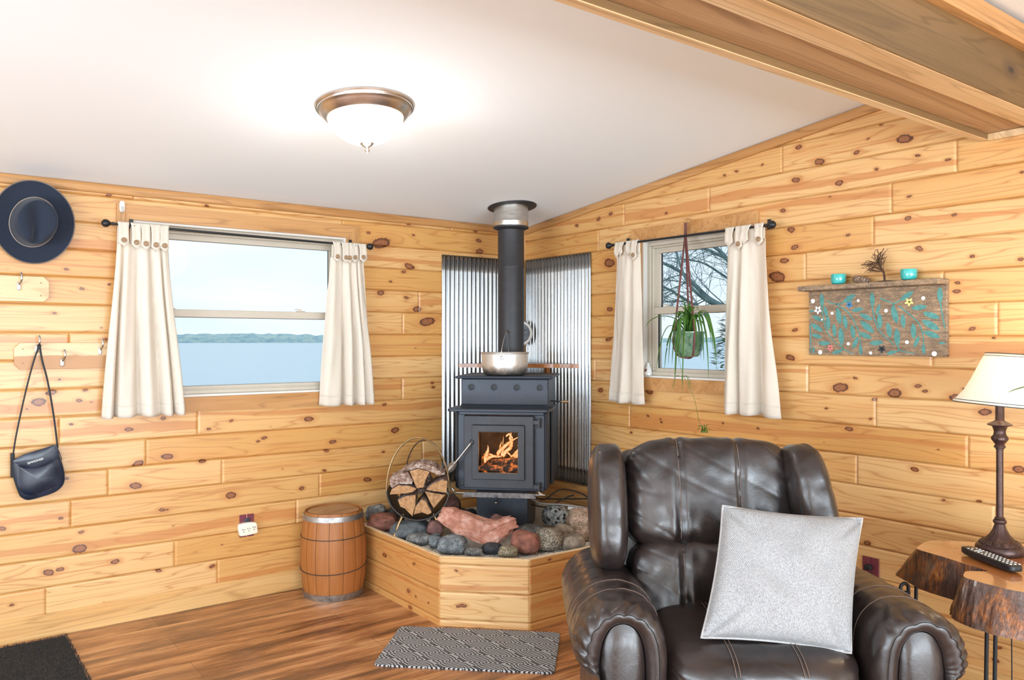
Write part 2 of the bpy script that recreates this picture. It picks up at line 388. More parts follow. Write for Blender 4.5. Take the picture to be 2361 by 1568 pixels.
def boards(name, F, x0, x1, z0, z1, pitch, phase, joints, knots, holes=(), seed=1, step=.007, tstep=.0075, mats=None,
           keep=None, tone0=.0, toner=.9, special=None, heart_p=.4, rnd_knots=1.0, autojoint=True, shade_tone=None):
    rg = random.Random(seed); V = []; FC = []; A = {k: [] for k in ('s', 'g', 'kd', 'tone', 'heart')}; base = 0
    k0 = int(math.floor((z0 - phase) / pitch)); k1 = int(math.ceil((z1 - phase) / pitch))
    for k in range(k0, k1):
        zb = phase + k * pitch
        js = sorted(joints.get(k, []))
        if autojoint:
            edges = [x0] + js + [x1]
            for a, b in zip(edges[:-1], edges[1:]):
                if b - a > 2.6: js.append(a + (b - a) * rg.uniform(.35, .65))
        js = sorted([j for j in js if x0 + .05 < j < x1 - .05])
        ed = [x0] + js + [x1]
        for bi in range(len(ed) - 1):
            a, b = ed[bi], ed[bi + 1]
            sp = (special or {}).get((k, bi))
            tone = clamp(tone0 + rg.random() * toner) if sp is None or sp[0] is None else sp[0]
            if shade_tone is not None and (sp is None or sp[0] is None): tone = clamp(tone + shade_tone((a + b) / 2, zb))
            off = rg.uniform(0, 50)
            nx = max(2, int((b - a) / step))
            xs = np.concatenate([[a, a + .0035], np.linspace(a + .007, b - .007, nx), [b - .0035, b]])
            nt_ = int((pitch - .016) / tstep)
            ts = np.concatenate([[0, .0012, .0016, .0068], np.linspace(.012, pitch - .012, nt_), [pitch - .0068, pitch - .0016, pitch - .0012, pitch]])
            Xg, Tg = np.meshgrid(xs, ts); Zg = zb + Tg
            e = np.minimum(Tg, pitch - Tg); ex = np.minimum(Xg - a, b - Xg)
            dep = np.maximum(np.interp(e, [0, .0012, .0016, .0068, 1], [.0185, .0185, .0058, 0, 0]), (.007 * np.clip(1 - ex / .006, 0, 1)) if True else 0)
            kd = np.full(Xg.shape, 9.); g = Tg.copy()
            ks = [q for q in knots if zb - q[2] < q[1] < zb + pitch + q[2] and a - .05 < q[0] < b + .05 and abs(q[1] - (zb + pitch / 2)) < pitch / 2 + q[2] * .4]
            nr = rg.random() * 1.7 * (b - a) * rnd_knots
            ks = list(ks) + [(rg.uniform(a, b), zb + rg.uniform(.02, pitch - .02), rg.choice([.005, .006, .008, .011, .015])) for _ in range(int(nr))]
            for (kx, kz, r) in ks:
                r *= .80
                sx = 1.25 + .5 * rg.random(); sl = rg.uniform(-.5, .5)
                dx = Xg - kx; dz = (Zg - kz) + dx * sl * .4
                d = np.sqrt((dx / sx) ** 2 + (dz / .8) ** 2) / r
                kd = np.minimum(kd, d)
                rho2 = ((dx / 2.6) ** 2 + dz ** 2) / (1.6 * r) ** 2
                g = g - (Zg - kz) * .85 / (1 + rho2)
            # heartwood streak
            hv = np.zeros(Xg.shape)
            hh = sp[1] if sp is not None and len(sp) > 1 else (rg.random() < heart_p)
            if hh:
                tc_ = rg.uniform(.25, .8) * pitch; w0 = rg.uniform(.018, .04); ph = rg.uniform(0, 6)
                if isinstance(hh, tuple): tc_, w0 = hh
                cen = tc_ + .016 * np.sin((Xg - a) * 1.9 + ph) + .006 * np.sin((Xg - a) * 6 + ph)
                wd = w0 * (.75 + .5 * np.sin((Xg - a) * 1.2 + ph * 2))
                hv = np.clip(1.1 - np.abs(Tg - cen) / np.maximum(wd, .006), 0, 1)
            n1, n2 = Xg.shape
            P = np.stack([Xg, dep, Zg], -1).reshape(-1, 3)
            I = np.arange(n1 * n2).reshape(n1, n2) + base
            Q = np.stack([I[:-1, :-1], I[:-1, 1:], I[1:, 1:], I[1:, :-1]], -1).reshape(-1, 4)
            cx = (Xg[:-1, :-1] + Xg[1:, 1:]).reshape(-1) / 2; cz = (Zg[:-1, :-1] + Zg[1:, 1:]).reshape(-1) / 2
            m = (cz > z0) & (cz < z1)
            for (ha, hb, hc, hd) in holes: m &= ~((cx > ha) & (cx < hb) & (cz > hc) & (cz < hd))
            if keep is not None: m &= keep(cx, cz)
            Q = Q[m]
            V.append(P); FC.append(Q); base += n1 * n2
            A['s'].append((Xg + off).ravel()); A['g'].append(g.ravel()); A['kd'].append(kd.ravel())
            A['tone'].append(np.full(n1 * n2, tone)); A['heart'].append(hv.ravel())
    V = np.concatenate(V); Q = np.concatenate(FC)
    # drop unused verts
    used = np.zeros(len(V), bool); used[Q.ravel()] = True; remap = np.cumsum(used) - 1
    V = V[used]; Q = remap[Q]
    An = np.array(F); V = V @ An[:3, :3].T + An[:3, 3]
    me = bpy.data.meshes.new(name)
    me.vertices.add(len(V)); me.vertices.foreach_set('co', V.astype(np.float32).ravel())
    me.loops.add(len(Q) * 4); me.loops.foreach_set('vertex_index', Q.astype(np.int32).ravel())
    me.polygons.add(len(Q)); me.polygons.foreach_set('loop_start', np.arange(0, len(Q) * 4, 4, dtype=np.int32))
    me.polygons.foreach_set('loop_total', np.full(len(Q), 4, dtype=np.int32))
    me.update(calc_edges=True)
    for kx, arr in A.items():
        at = me.attributes.new(kx, 'FLOAT', 'POINT'); at.data.foreach_set('value', np.concatenate(arr)[used].astype(np.float32))
    me.materials.append(mats or M_PINE)
    o = bpy.data.objects.new(name, me); COL.objects.link(o); WORLD[o.name] = Matrix.Identity(4)
    return o

def wall_core(x0, x1, z0, z1, holes, y0=.0195, y1=.13):
    """solid wall behind the boards, around the window holes (one mesh)"""
    m = MB(); xs = sorted({x0, x1, *[h[0] for h in holes], *[h[1] for h in holes]}); zs = sorted({z0, z1, *[h[2] for h in holes], *[h[3] for h in holes]})
    for a, b in zip(xs[:-1], xs[1:]):
        for c, d in zip(zs[:-1], zs[1:]):
            if any(h[0] <= a and b <= h[1] and h[2] <= c and d <= h[3] for h in holes): continue
            m.box(a, b, y0, y1, c, d)
    return m
CEIL0, CM = 2.252, .111
HL = (-2.585, -1.385, 1.146, 2.078)
HR = (1.150, 1.905, 1.232, 2.050)
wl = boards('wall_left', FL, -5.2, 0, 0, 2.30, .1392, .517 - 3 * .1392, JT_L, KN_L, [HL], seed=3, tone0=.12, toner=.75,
            shade_tone=lambda x, z: (.38 if x > -1.4 else 0) + (.12 if z > 1.3 else 0), heart_p=.45,  # shade painted into board tone: darker near the corner and higher up
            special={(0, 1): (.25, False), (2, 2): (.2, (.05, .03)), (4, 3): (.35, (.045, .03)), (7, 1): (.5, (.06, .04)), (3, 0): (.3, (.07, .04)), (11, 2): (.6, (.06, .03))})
struct(wl)
cr_ = wall_core(-7.0, .13, -.05, 2.45, [HL]).build('wall_left_core', M_BACK, None, FL, smooth=False); struct(cr_); cr_.parent = wl
gab = lambda x, z: z < CEIL0 + CM * x + .02
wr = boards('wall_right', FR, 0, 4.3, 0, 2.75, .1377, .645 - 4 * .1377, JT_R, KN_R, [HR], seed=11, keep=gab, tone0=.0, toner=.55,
            shade_tone=lambda x, z: (.42 if x < 1.3 else 0) + (.15 if z > 1.9 else 0) - (.12 if z < 1.1 and x > 1.5 else 0), heart_p=.42,  # light falloff put into board tone: dark by corner and top, paler low
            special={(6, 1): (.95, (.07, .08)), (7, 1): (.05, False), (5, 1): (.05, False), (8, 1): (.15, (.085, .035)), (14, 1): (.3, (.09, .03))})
struct(wr)
cr_ = wall_core(0, 8.3, -.05, 3.0, [HR]).build('wall_right_core', M_BACK, None, FR, smooth=False); struct(cr_); cr_.parent = wr

# floor: brown laminate planks running along x
t = NT('laminate_floor', .30)
v = t.coord()
br = t.new('ShaderNodeTexBrick'); t.put(br.inputs['Vector'], v)
br.inputs['Scale'].default_value = 1; br.inputs['Brick Width'].default_value = 1.25; br.inputs['Row Height'].default_value = .19
br.inputs['Mortar Size'].default_value = .0012; br.offset = .37; br.inputs['Mortar Smooth'].default_value = .2
br.inputs['Color1'].default_value = (0, 0, 0, 1); br.inputs['Color2'].default_value = (1, 1, 1, 1); br.inputs['Mortar'].default_value = (.5, .5, .5, 1)
tone = br.outputs['Color']
sx = t.new('ShaderNodeSeparateXYZ'); t.put(sx.inputs[0], v)
row = t.math('FLOOR', t.math('DIVIDE', sx.outputs[1], .19))
sv = t.xyz(t.math('MULTIPLY', sx.outputs[0], .95), t.math('MULTIPLY', sx.outputs[1], 6.5), t.math('MULTIPLY', row, 7.3))
st1 = t.noise(sv, 1.5, 5, .62, .4)
st2 = t.noise(t.xyz(t.math('MULTIPLY', sx.outputs[0], 4.), t.math('MULTIPLY', sx.outputs[1], 75.), row), 1, 4, .6)
st3 = t.noise(t.xyz(t.math('MULTIPLY', sx.outputs[0], 9.), t.math('MULTIPLY', sx.outputs[1], 190.), row), 1, 3, .6)
c = t.ramp(st1, [(.36, (.075, .028, .013)), (.44, (.20, .075, .028)), (.52, (.42, .175, .062)), (.64, (.66, .35, .155))])
c = t.mix(t.math('MULTIPLY', t.ramp(st2, [(.36, 1.), (.52, 0.)]), .55), c, (.15, .055, .025))
c = t.mix(t.math('MULTIPLY', t.ramp(st3, [(.55, 0.), (.7, 1.)]), .35), c, (.72, .42, .22))
c = t.mix(t.math('MULTIPLY', tone, .22), c, (.60, .33, .16))
c = t.mix(t.math('MULTIPLY', br.outputs['Fac'], .8), c, (.10, .04, .02))
t.color(c); t.bump(st2, .06, .003)
M_FLOOR = t.m
struct(MB().box(-7, .1, -8, .1, -.08, 0).build('floor', M_FLOOR, smooth=False))

# ceiling: white plaster sloping up from the left wall to the ridge beam, then down again
t = NT('ceiling_plaster', .9); t.color((.87, .93, .985)); t.bump(t.noise(t.coord(), 120, 3), .05, .003); M_CEIL = t.m
def ceil_slab(y0, z0, y1, z1):
    return MB().add([(-7, y0, z0), (.12, y0, z0), (.12, y1, z1), (-7, y1, z1), (-7, y0, z0 + .1), (.12, y0, z0 + .1), (.12, y1, z1 + .1), (-7, y1, z1 + .1)],
                    [(0, 1, 2, 3), (4, 7, 6, 5), (0, 4, 5, 1), (1, 5, 6, 2), (2, 6, 7, 3), (3, 7, 4, 0)])
RY = -3.2; RZ = CEIL0 + CM * 3.2
cm_ = ceil_slab(.12, CEIL0 - CM * .12, RY, RZ)
b2 = ceil_slab(RY, RZ - .03, -8, RZ - .03 - .09 * 4.8)
cm_.add(b2.v, b2.f)
struct(cm_.build('ceiling', M_CEIL, smooth=False))

# the unseen sides of the room, with wide openings put in for the added lamps
M_BW = plain('back_wall_pine', (.86, .55, .24), .5)
H2 = [(-7.2 + 1.4, -7.2 + 5.9, .3, 2.15)]
m = MB()
for (a, b, c0, d) in ((-7, -5.9, 0, 3), (-.7, .1, 0, 3), (-5.9, -.7, 0, .35), (-5.9, -.7, 2.2, 3)): m.box(a, b, -8.1, -8, c0, d)
struct(m.build('wall_back', M_BW, smooth=False))
m = MB()
for (a, b, c0, d) in ((-8, -5.8, 0, 3), (-1.4, .1, 0, 3), (-5.8, -1.4, 0, .35), (-5.8, -1.4, 2.2, 3)): m.box(-7.1, -7, a, b, c0, d)
struct(m.build('wall_far_left', M_BW, smooth=False))

# trims -----------------------------------------------------------------------------------------
M_TRIM = wood('pine_trim', (.60, .325, .13), (.45, .21, .065), axis=0, knots=False)
M_TRIMY = wood('pine_trim_slope', (.60, .325, .13), (.45, .21, .065), axis=1, knots=False)
M_TRIMZ = wood('pine_trim_upright', (.60, .325, .13), (.45, .21, .065), axis=2, knots=False)
M_BASE = wood('pine_baseboard', (.68, .42, .17), (.60, .31, .10), axis=0, knots=False)
prof = [(0, 0), (-.016, 0), (-.016, .085), (-.011, .092), (-.011, .104), (-.006, .112), (0, .112)]
def strip(prof, x0, x1):   # (y,z) profile along x
    n = len(prof)
    return MB().add([(x0, y, z) for y, z in prof] + [(x1, y, z) for y, z in prof],
                    [tuple(range(n)), tuple(range(n, 2 * n))[::-1]] + [(i, (i + 1) % n, (i + 1) % n + n, i + n) for i in range(n)])
struct(strip(prof, -6.9, -1.36).build('baseboard_left', M_BASE, None, FL, smooth=False))
struct(strip(prof, 1.375, 7.9).build('baseboard_right', wood('pine_baseboard_side', (.68, .42, .17), (.60, .31, .10), axis=1, knots=False), None, FR, smooth=False))
pt = [(0, 0), (-.014, .002), (-.018, .01), (-.018, .03), (-.012, .046), (0, .052)]
struct(strip([(y, z + CEIL0 - .05) for y, z in pt], -6.9, 0).build('trim_1', M_TRIM, None, FL, smooth=False))
m = strip([(y, z - .05) for y, z in pt], 0, 3.25); SH = Matrix(((1, 0, 0, 0), (0, 1, 0, 0), (CM, 0, 1, CEIL0), (0, 0, 0, 1)))
m.xf(SH); struct(m.build('trim_2', M_TRIMY, None, FR, smooth=False))
struct(MB().box(-.0, .012, -.012, 0, .3, 2.25).xf(Matrix.Translation((-.012, 0, 0))).build('trim_3', M_TRIMZ, None, FL, smooth=False))

# ridge beam (runs along x just below the ridge)
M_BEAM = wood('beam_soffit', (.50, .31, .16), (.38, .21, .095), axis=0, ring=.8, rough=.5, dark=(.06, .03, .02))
M_BEAM_SHADE = wood('beam_side_shaded', (.22, .125, .050), (.14, .078, .030), axis=0, ring=1.0, rough=.55, dark=(.03, .02, .02))  # side wood darkened: poor light on these faces put into the colour
M_BPALE = wood('beam_trim_pale', (.74, .54, .32), (.60, .36, .16), axis=0, ring=.7, rough=.45, knots=False)
bt = thing('ridge_beam', 'boxed pine ceiling beam with knots crossing the top right of the room', 'beam', frame((-3, -3.2, 2.26)))
def bx(*a): return MB().box(*a, b=.002)
bx(-6.9, -.006, -3.235, -3.078, 2.291, 2.56).build('soffit_board', M_BEAM, bt, FL)
o = bx(-6.9, -.006, -3.078, -3.04, 2.266, 2.60).build('far_side_board', M_BPALE, bt, FL); o['label'] = 'pale edge board'
o = bx(-6.9, -.006, -3.33, -3.235, 2.278, 2.2915).build('near_edge_board', M_BPALE, bt, FL); o['label'] = 'cream edge board with bold grain'
bx(-6.9, -.006, -3.337, -3.3302, 2.2785, 2.60).build('near_side_board', M_BEAM_SHADE, bt, FL)
bx(-6.9, -.006, -3.372, -3.336, 2.475, 2.545).build('cap_moulding', M_TRIM, bt, FL)
bx(-6.9, -.006, -3.0825, -3.0782, 2.268, 2.2905).build('inner_shade_strip', M_BEAM_SHADE, bt, FL)  # added dark strip, paints the shade on the trim's inner face
o = bx(-.022, -.004, -3.335, -3.0785, 2.262, 2.290).build('wall_end_strip', M_BPALE, bt, FL); o['label'] = 'pale strip against the wall'

# ------------------------------------------------------------------ windows
M_VINYL = plain('beige_vinyl', (.52, .465, .385), .45, var=.04)
M_VLIGHT = plain('white_vinyl', (.72, .70, .66), .45, var=.03)
M_DARK = plain('black_gasket', (.02, .022, .025), .6)
t = NT('window_glass', .02)
gl = t.new('ShaderNodeBsdfGlossy'); gl.inputs['Roughness'].default_value = .01; tr = t.new('ShaderNodeBsdfTransparent'); tr.inputs[0].default_value = (.97, .98, .98, 1)
fr = t.new('ShaderNodeFresnel'); fr.inputs[0].default_value = 1.12; mx = t.new('ShaderNodeMixShader')
t.put(mx.inputs[0], fr.outputs[0]); t.put(mx.inputs[1], tr.outputs[0]); t.put(mx.inputs[2], gl.outputs[0]); t.put(t.out.inputs[0], mx.outputs[0])
M_GLASS = t.m

def ring4(m, x0, x1, z0, z1, w, y0, y1, b=.003, wt=None, wb=None):
    wt = wt or w; wb = wb or w
    m.box(x0, x1, y0, y1, z1 - wt, z1, b); m.box(x0, x1, y0, y1, z0, z0 + wb, b)
    m.box(x0, x0 + w, y0, y1, z0 + wb, z1 - wt, b); m.box(x1 - w, x1, y0, y1, z0 + wb, z1 - wt, b)
    return m
def window(n, F, H, zr, mt_h, mt_v, glassinset, cas):
    x0, x1, z0, z1 = H
    w = bpy.data.objects.new('window_%d' % n, None); COL.objects.link(w); w['kind'] = 'structure'
    M = F @ Matrix.Translation(((x0 + x1) / 2, 0, z0)); w.matrix_world = M; WORLD[w.name] = M
    # mitred casing boards
    c = cas; y0, y1 = -.02, .002
    def trap(p): return MB().prism(p, y0, y1)
    trap([(x0 - c, z1 + c), (x0, z1), (x1, z1), (x1 + c, z1 + c)]).build('casing', mt_h, w, F, smooth=False)
    trap([(x0 - c, z0 - c), (x1 + c, z0 - c), (x1, z0), (x0, z0)]).build('casing', mt_h, w, F, smooth=False)
    trap([(x0 - c, z0 - c), (x0, z0), (x0, z1), (x0 - c, z1 + c)]).build('casing', mt_v, w, F, smooth=False)
    trap([(x1 + c, z0 - c), (x1 + c, z1 + c), (x1, z1), (x1, z0)]).build('casing', mt_v, w, F, smooth=False)
    m = MB(); ring4(m, x0, x1, z0, z1, .012, -.004, .125, .001); m.build('jamb', M_VLIGHT, w, F)
    m = MB(); ring4(m, x0 + .012, x1 - .012, z0 + .012, z1 - .012, .022, .03, .12); ring4(m, x0 + .034, x1 - .034, z0 + .03, z1 - .034, .012, .045, .12)
    m.build('window_frame', M_VINYL, w, F)
    g = glassinset
    a, b = x0 + .04, x1 - .04
    m = MB(); ring4(m, a, b, zr - .02, z1 - .04, .036, .075, .10); s1 = m.build('upper_sash', M_VINYL, w, F)
    m = MB(); ring4(m, a, b, z0 + .02, zr + .022, .036, .048, .073, wt=.042); s2 = m.build('lower_sash', M_VINYL, w, F)
    MB().box(a + .034, b - .034, .086, .090, zr + .012, z1 - .074).build('glass_pane', M_GLASS, s1, F, smooth=False)
    MB().box(a + .034, b - .034, .059, .063, z0 + .054, zr - .018).build('glass_pane', M_GLASS, s2, F, smooth=False)
    m = MB(); ring4(m, a + .033, b - .033, zr + .012, z1 - .073, .004, .082, .094, 0); m.build('gasket', M_DARK, s1, F, smooth=False)
    m = MB(); ring4(m, a + .033, b - .033, z0 + .053, zr - .018, .004, .055, .067, 0); m.build('gasket', M_DARK, s2, F, smooth=False)
    for q in (.12, .78):
        lx = a + (b - a) * q
        m = MB(); m.box(lx, lx + .05, .05, .072, zr + .022, zr + .028, .002); m.cyl((lx + .02, .06, zr + .028), (lx + .02, .06, zr + .036), .008); m.box(lx - .012, lx + .02, .055, .065, zr + .034, zr + .039, .001)
        m.build('sash_lock', M_VINYL, s2, F)
    return w
window(1, FL, HL, 1.60, M_TRIM, M_TRIMZ, 0, .078)
window(2, FR, HR, 1.628, M_TRIMY, M_TRIMZ, 0, .074)
# ------------------------------------------------------------------ curtains and rods
t = NT('cream_waffle_cloth', .85)
v = t.coord(); sx = t.new('ShaderNodeSeparateXYZ'); t.put(sx.inputs[0], v)
hx = t.math('ADD', sx.outputs[0], sx.outputs[1])
wv = t.math('ADD', t.math('SINE', t.math('MULTIPLY', hx, 900.)), t.math('SINE', t.math('MULTIPLY', sx.outputs[2], 900.)))
t.color(t.mix(t.math('MULTIPLY', t.math('ADD', wv, 2.), .25), (.86, .79, .69), (.96, .92, .85)))
t.bump(wv, .25, .0015)
trl = t.new('ShaderNodeBsdfTranslucent'); trl.inputs[0].default_value = (.9, .8, .66, 1)
mx = t.new('ShaderNodeMixShader'); mx.inputs[0].default_value = .38
t.put(mx.inputs[1], t.b.outputs[0]); t.put(mx.inputs[2], trl.outputs[0]); t.put(t.out.inputs[0], mx.outputs[0])
M_CLOTH = t.m
M_BTN = wood('coconut_button', (.42, .29, .17), (.28, .17, .09), axis=0, ring=4, rough=.5, knots=False)
M_BLACK = plain('black_iron', (.018, .02, .024), .38, .3)
M_STRING = plain('cream_string', (.75, .66, .52), .8)

def curtain(F, label, xt0, xt1, xb0, xb1, zt, zb, folds, tabs, seed, zrod, group, y=-.085, ampb=.024, tabw=.046, fold_skew=0., order=None):
    rg = random.Random(seed)
    M = F @ Matrix.Translation(((xb0 + xb1) / 2, y, zb))
    t_ = thing('curtain', label, 'curtain', M, group)
    ph = rg.uniform(0, 6); zt_panel = zt
    def fn(u, v):
        s = smooth(0, 1, v) * .35 + v * .65
        x = (xt0 + (xt1 - xt0) * u) * (1 - s) + (xb0 + (xb1 - xb0) * u) * s
        a = .006 + (ampb - .006) * min(1, v * 1.6)
        w = (u + .09 * math.sin(5.1 * u + seed)) * folds * 2 * math.pi + ph + .5 * math.sin(3 * v + seed)
        yy = a * math.sin(w) + a * .4 * math.sin(w * 1.7 + 2 * v) + .004 * nz3(u * 9, v * 5, seed)
        x += a * .35 * math.cos(w)
        z = zt_panel + (zb - zt_panel) * v + .004 * math.sin(w) * v
        edge = .012 * smooth(.94, .97, v) * 0
        return (x, y + yy + .006 + edge, z)
    m = MB().grid(110, 70, fn)
    p = m.build('panel', M_CLOTH, t_, F, solid=.0022, angle=80)
    hem = MB().grid(110, 3, lambda u, v: (lambda q: (q[0], q[1] - .0016, q[2]))(fn(u, .93 + .07 * v)))
    hem.build('hem', M_CLOTH, t_, F, solid=.002, angle=80)
    for i, tb_ in enumerate(tabs):
        tx, tz, tw, rot = tb_[:4]
        tw = tw or tabw
        # strap: up the front, round the rod, down the back
        P = []
        yf = y - .020
        P += [(tx, yf, tz + .0), (tx, yf - .001, (tz + zrod) / 2), (tx, y - .013, zrod - .004), (tx, y - .008, zrod + .010), (tx, y, zrod + .0125), (tx, y + .009, zrod + .009), (tx, y + .011, zrod - .01), (tx, y + .008, zt_panel - .005)]
        C = spline(P, 5)
        rows = []
        for j, c in enumerate(C):
            wob = tw / 2 * (1 - .10 * math.sin(j * .3))
            dx = rot * (1 - j / len(C)) * .02
            rows.append([(c.x + dx + u * wob, c.y + .003 * math.cos(u * 2.2) * (1 if c.y < y else -1), c.z) for u in (-1, -.5, 0, .5, 1)])
        mm = MB(); n = 5
        for r in rows: mm.v += r
        # pointed tip
        tipz = tz - .028
        tip = [(rows[0][k][0] * .999 + 0, yf, tz - .028 * (1 - abs(k - 2) / 2.) - .004) for k in range(5)]
        tip[0] = (rows[0][0][0], yf, tz - .008); tip[4] = (rows[0][4][0], yf, tz - .008)
        mm.v = tip + mm.v
        for j in range(len(rows)):
            for k in range(n - 1): mm.f.append((j * n + k, j * n + k + 1, (j + 1) * n + k + 1, (j + 1) * n + k)); mm.mi.append(0)
        tb = mm.build('tab', M_CLOTH, t_, F, solid=.003, angle=60)
        if len(tb_) > 4: continue
        Mb = F @ Matrix.Translation((rows[0][2][0], yf - .003, tz + .004)) @ Matrix.Rotation(R_(90), 4, 'X')
        prof = [(0, .0045), (.005, .0045), (.008, .0035), (.0105, .0055), (.0125, .005), (.0135, .003), (.013, 0), (0, 0)]
        b = MB().lathe(prof, 20)
        for q in ((-.003, 0), (.003, 0)): b.lathe([(0, .0052), (.0012, .0052), (.0012, .004)], 6, c=(q[0], q[1], 0))
        b.build('button', M_BTN, tb, Mb)
    return t_
G1 = 'cream tab-top curtains'
curtain(FL, 'cream waffle-weave curtain with a row of five buttons, left of the lake window', -2.672, -2.428, -2.735, -2.345, 1.95, 1.062, 5.2,
        [(-2.647, 1.955, .050, 0), (-2.588, 1.947, .046, 0), (-2.543, 1.944, .044, 0), (-2.495, 1.941, .046, 0), (-2.453, 1.94, .044, 0)], 1, 2.04, G1)
curtain(FL, 'cream waffle-weave curtain bunched at the right side of the lake window', -1.515, -1.305, -1.580, -1.222, 1.95, 1.066, 4.3,
        [(-1.487, 1.945, .046, 0), (-1.436, 1.943, .046, .2), (-1.404, 1.943, .036, -.3), (-1.374, 1.947, .046, 0), (-1.325, 1.952, .05, .3)], 2, 2.026, G1, ampb=.028)
curtain(FR, 'narrow cream curtain with one button showing, left of the plant window', 1.006, 1.205, .93, 1.238, 1.97, 1.078, 1.7,
        [(1.03, 1.98, .034, .2, 0), (1.075, 1.99, .036, -.4, 0), (1.115, 1.985, .036, .9, 0), (1.176, 1.952, .050, 0)], 3, 2.033, G1, ampb=.020)
curtain(FR, 'wide cream curtain with two buttons showing, right of the plant window', 1.835, 2.075, 1.818, 2.165, 1.965, 1.07, 2.3,
        [(1.86, 1.97, .052, .2, 0), (1.918, 1.945, .044, .3), (1.972, 1.975, .05, -.7, 0), (2.035, 1.957, .052, .6)], 5, 2.03, G1, ampb=.030)

def rod(F, label, x0, x1, z0, z1, brs, sag=0.):
    M = F @ Matrix.Translation((x0, -.085, z0))
    t_ = thing('curtain_rod', label, 'curtain rod', M)
    P = [(x0 + (x1 - x0) * i / 12, -.085, z0 + (z1 - z0) * i / 12 - sag * math.sin(math.pi * i / 12)) for i in range(13)]
    MB().tube(P, .0065, 10).build('rod', M_BLACK, t_, F)
    for x, z, sg in ((x0, z0, -1), (x1, z1, 1)):
        prof = [(0, -.004), (.0075, -.004), (.0075, .004), (.010, .006), (.007, .010), (.0065, .014), (.012, .019), (.0185, .028), (.0205, .037), (.0185, .046), (.011, .054), (0, .057)]
        MB().lathe(prof, 20, M=Matrix.Translation((x, -.085, z)) @ Matrix.Rotation(R_(90 * sg), 4, 'Y')).build('finial', M_BLACK, t_, F)
    for bxx in brs:
        z = z0 + (z1 - z0) * (bxx - x0) / (x1 - x0)
        m = MB(); m.box(bxx - .010, bxx + .010, -.024, -.018, z - .01, z + .04, .001); m.box(bxx - .004, bxx + .004, -.085, -.022, z - .004, z + .006, .001)
        m.tube([(bxx, -.085 + .011 * math.cos(a), z + .011 * math.sin(a)) for a in [R_(d) for d in range(-180, 30, 20)]], .003, 8)
        m.build('bracket', M_BLACK, t_, F)
    return t_
rod(FL, 'black curtain rod with ball finials across the lake window', -2.69, -1.30, 2.04, 2.026, (-2.596, -1.365))
rod(FR, 'black curtain rod with ball finials across the plant window', .985, 2.075, 2.034, 2.028, (1.05, 2.05))

# white stick-on clip hook with a wire, on the lake window's casing
t_ = thing('adhesive_hook', 'small white stick-on hook with a wire on the lake window trim', 'hook', FL @ frame((-2.64, -.02, 2.113)))
MB().rbox((.013, .006, .029), 3, 12, c=(-2.64, -.026, 2.14)).build('plastic_body', plain('white_plastic', (.86, .85, .82), .35, var=.02), t_, FL)
m = MB(); m.tube([(-2.643, -.034, 2.14), (-2.644, -.036, 2.11), (-2.645, -.04, 2.06), (-2.646, -.07, 2.045)], .0012, 6); m.tube([(-2.637, -.034, 2.14), (-2.637, -.036, 2.112), (-2.643, -.04, 2.10)], .0012, 6)
m.build('wire', plain('thin_wire', (.35, .3, .25), .4, .7), t_, FL)

# ------------------------------------------------------------------ coat racks with hooks
M_RACK = wood('pale_rack_pine', (.76, .56, .33), (.70, .45, .22), axis=0, rough=.4, dark=(.35, .15, .05))
M_RACK2 = wood('two_tone_rack_pine', (.76, .56, .33), (.70, .46, .24), axis=0, ring=.7, rough=.4, dark=(.30, .13, .05))
_n = M_RACK2.node_tree.nodes; _l = M_RACK2.node_tree.links; _b = _n['Principled BSDF']; _src = _b.inputs['Base Color'].links[0].from_socket
_tc = _n.new('ShaderNodeTexCoord'); _sx = _n.new('ShaderNodeSeparateXYZ'); _l.new(_tc.outputs['Object'], _sx.inputs[0])
_ns = _n.new('ShaderNodeTexNoise'); _ns.inputs['Scale'].default_value = 9; _l.new(_tc.outputs['Object'], _ns.inputs['Vector'])
_m = _n.new('ShaderNodeMath'); _m.operation = 'MULTIPLY_ADD'; _m.inputs[1].default_value = .03; _l.new(_ns.outputs['Fac'], _m.inputs[0]); _l.new(_sx.outputs[2], _m.inputs[2])
_r = _n.new('ShaderNodeMapRange'); _r.inputs[1].default_value = .078; _r.inputs[2].default_value = .082; _l.new(_m.outputs[0], _r.inputs[0])
_x = _n.new('ShaderNodeMix'); _x.data_type = 'RGBA'; _l.new(_r.outputs[0], _x.inputs[0]); _x.inputs[6].default_value = (.46, .23, .09, 1); _l.new(_src, _x.inputs[7]); _l.new(_x.outputs[2], _b.inputs['Base Color'])
M_STEEL = plain('zinc_steel', (.48, .48, .47), .32, 1.)
def hook(par, x, z, sgn=1):
    m = MB(); m.rbox((.0085, .003, .019), 4, 8, c=(x, -.0245, z))
    for dz in (-.011, .002): m.lathe([(0, .004), (.003, .004), (.003, 0)], 8, M=Matrix.Translation((x, -.026, z + dz)) @ Matrix.Rotation(R_(90), 4, 'X'))
    P = spline([(x + .001, -.027, z + .008), (x + .003, -.034, z + .014), (x + .007, -.047, z + .022), (x + .009, -.055, z + .036), (x + .008, -.052, z + .055), (x + .006, -.046, z + .062)], 5)
    m.tube(P, [.0045] * (len(P) - 1) + [.0052], 10)
    m.build('coat_hook', M_STEEL, par, FL)
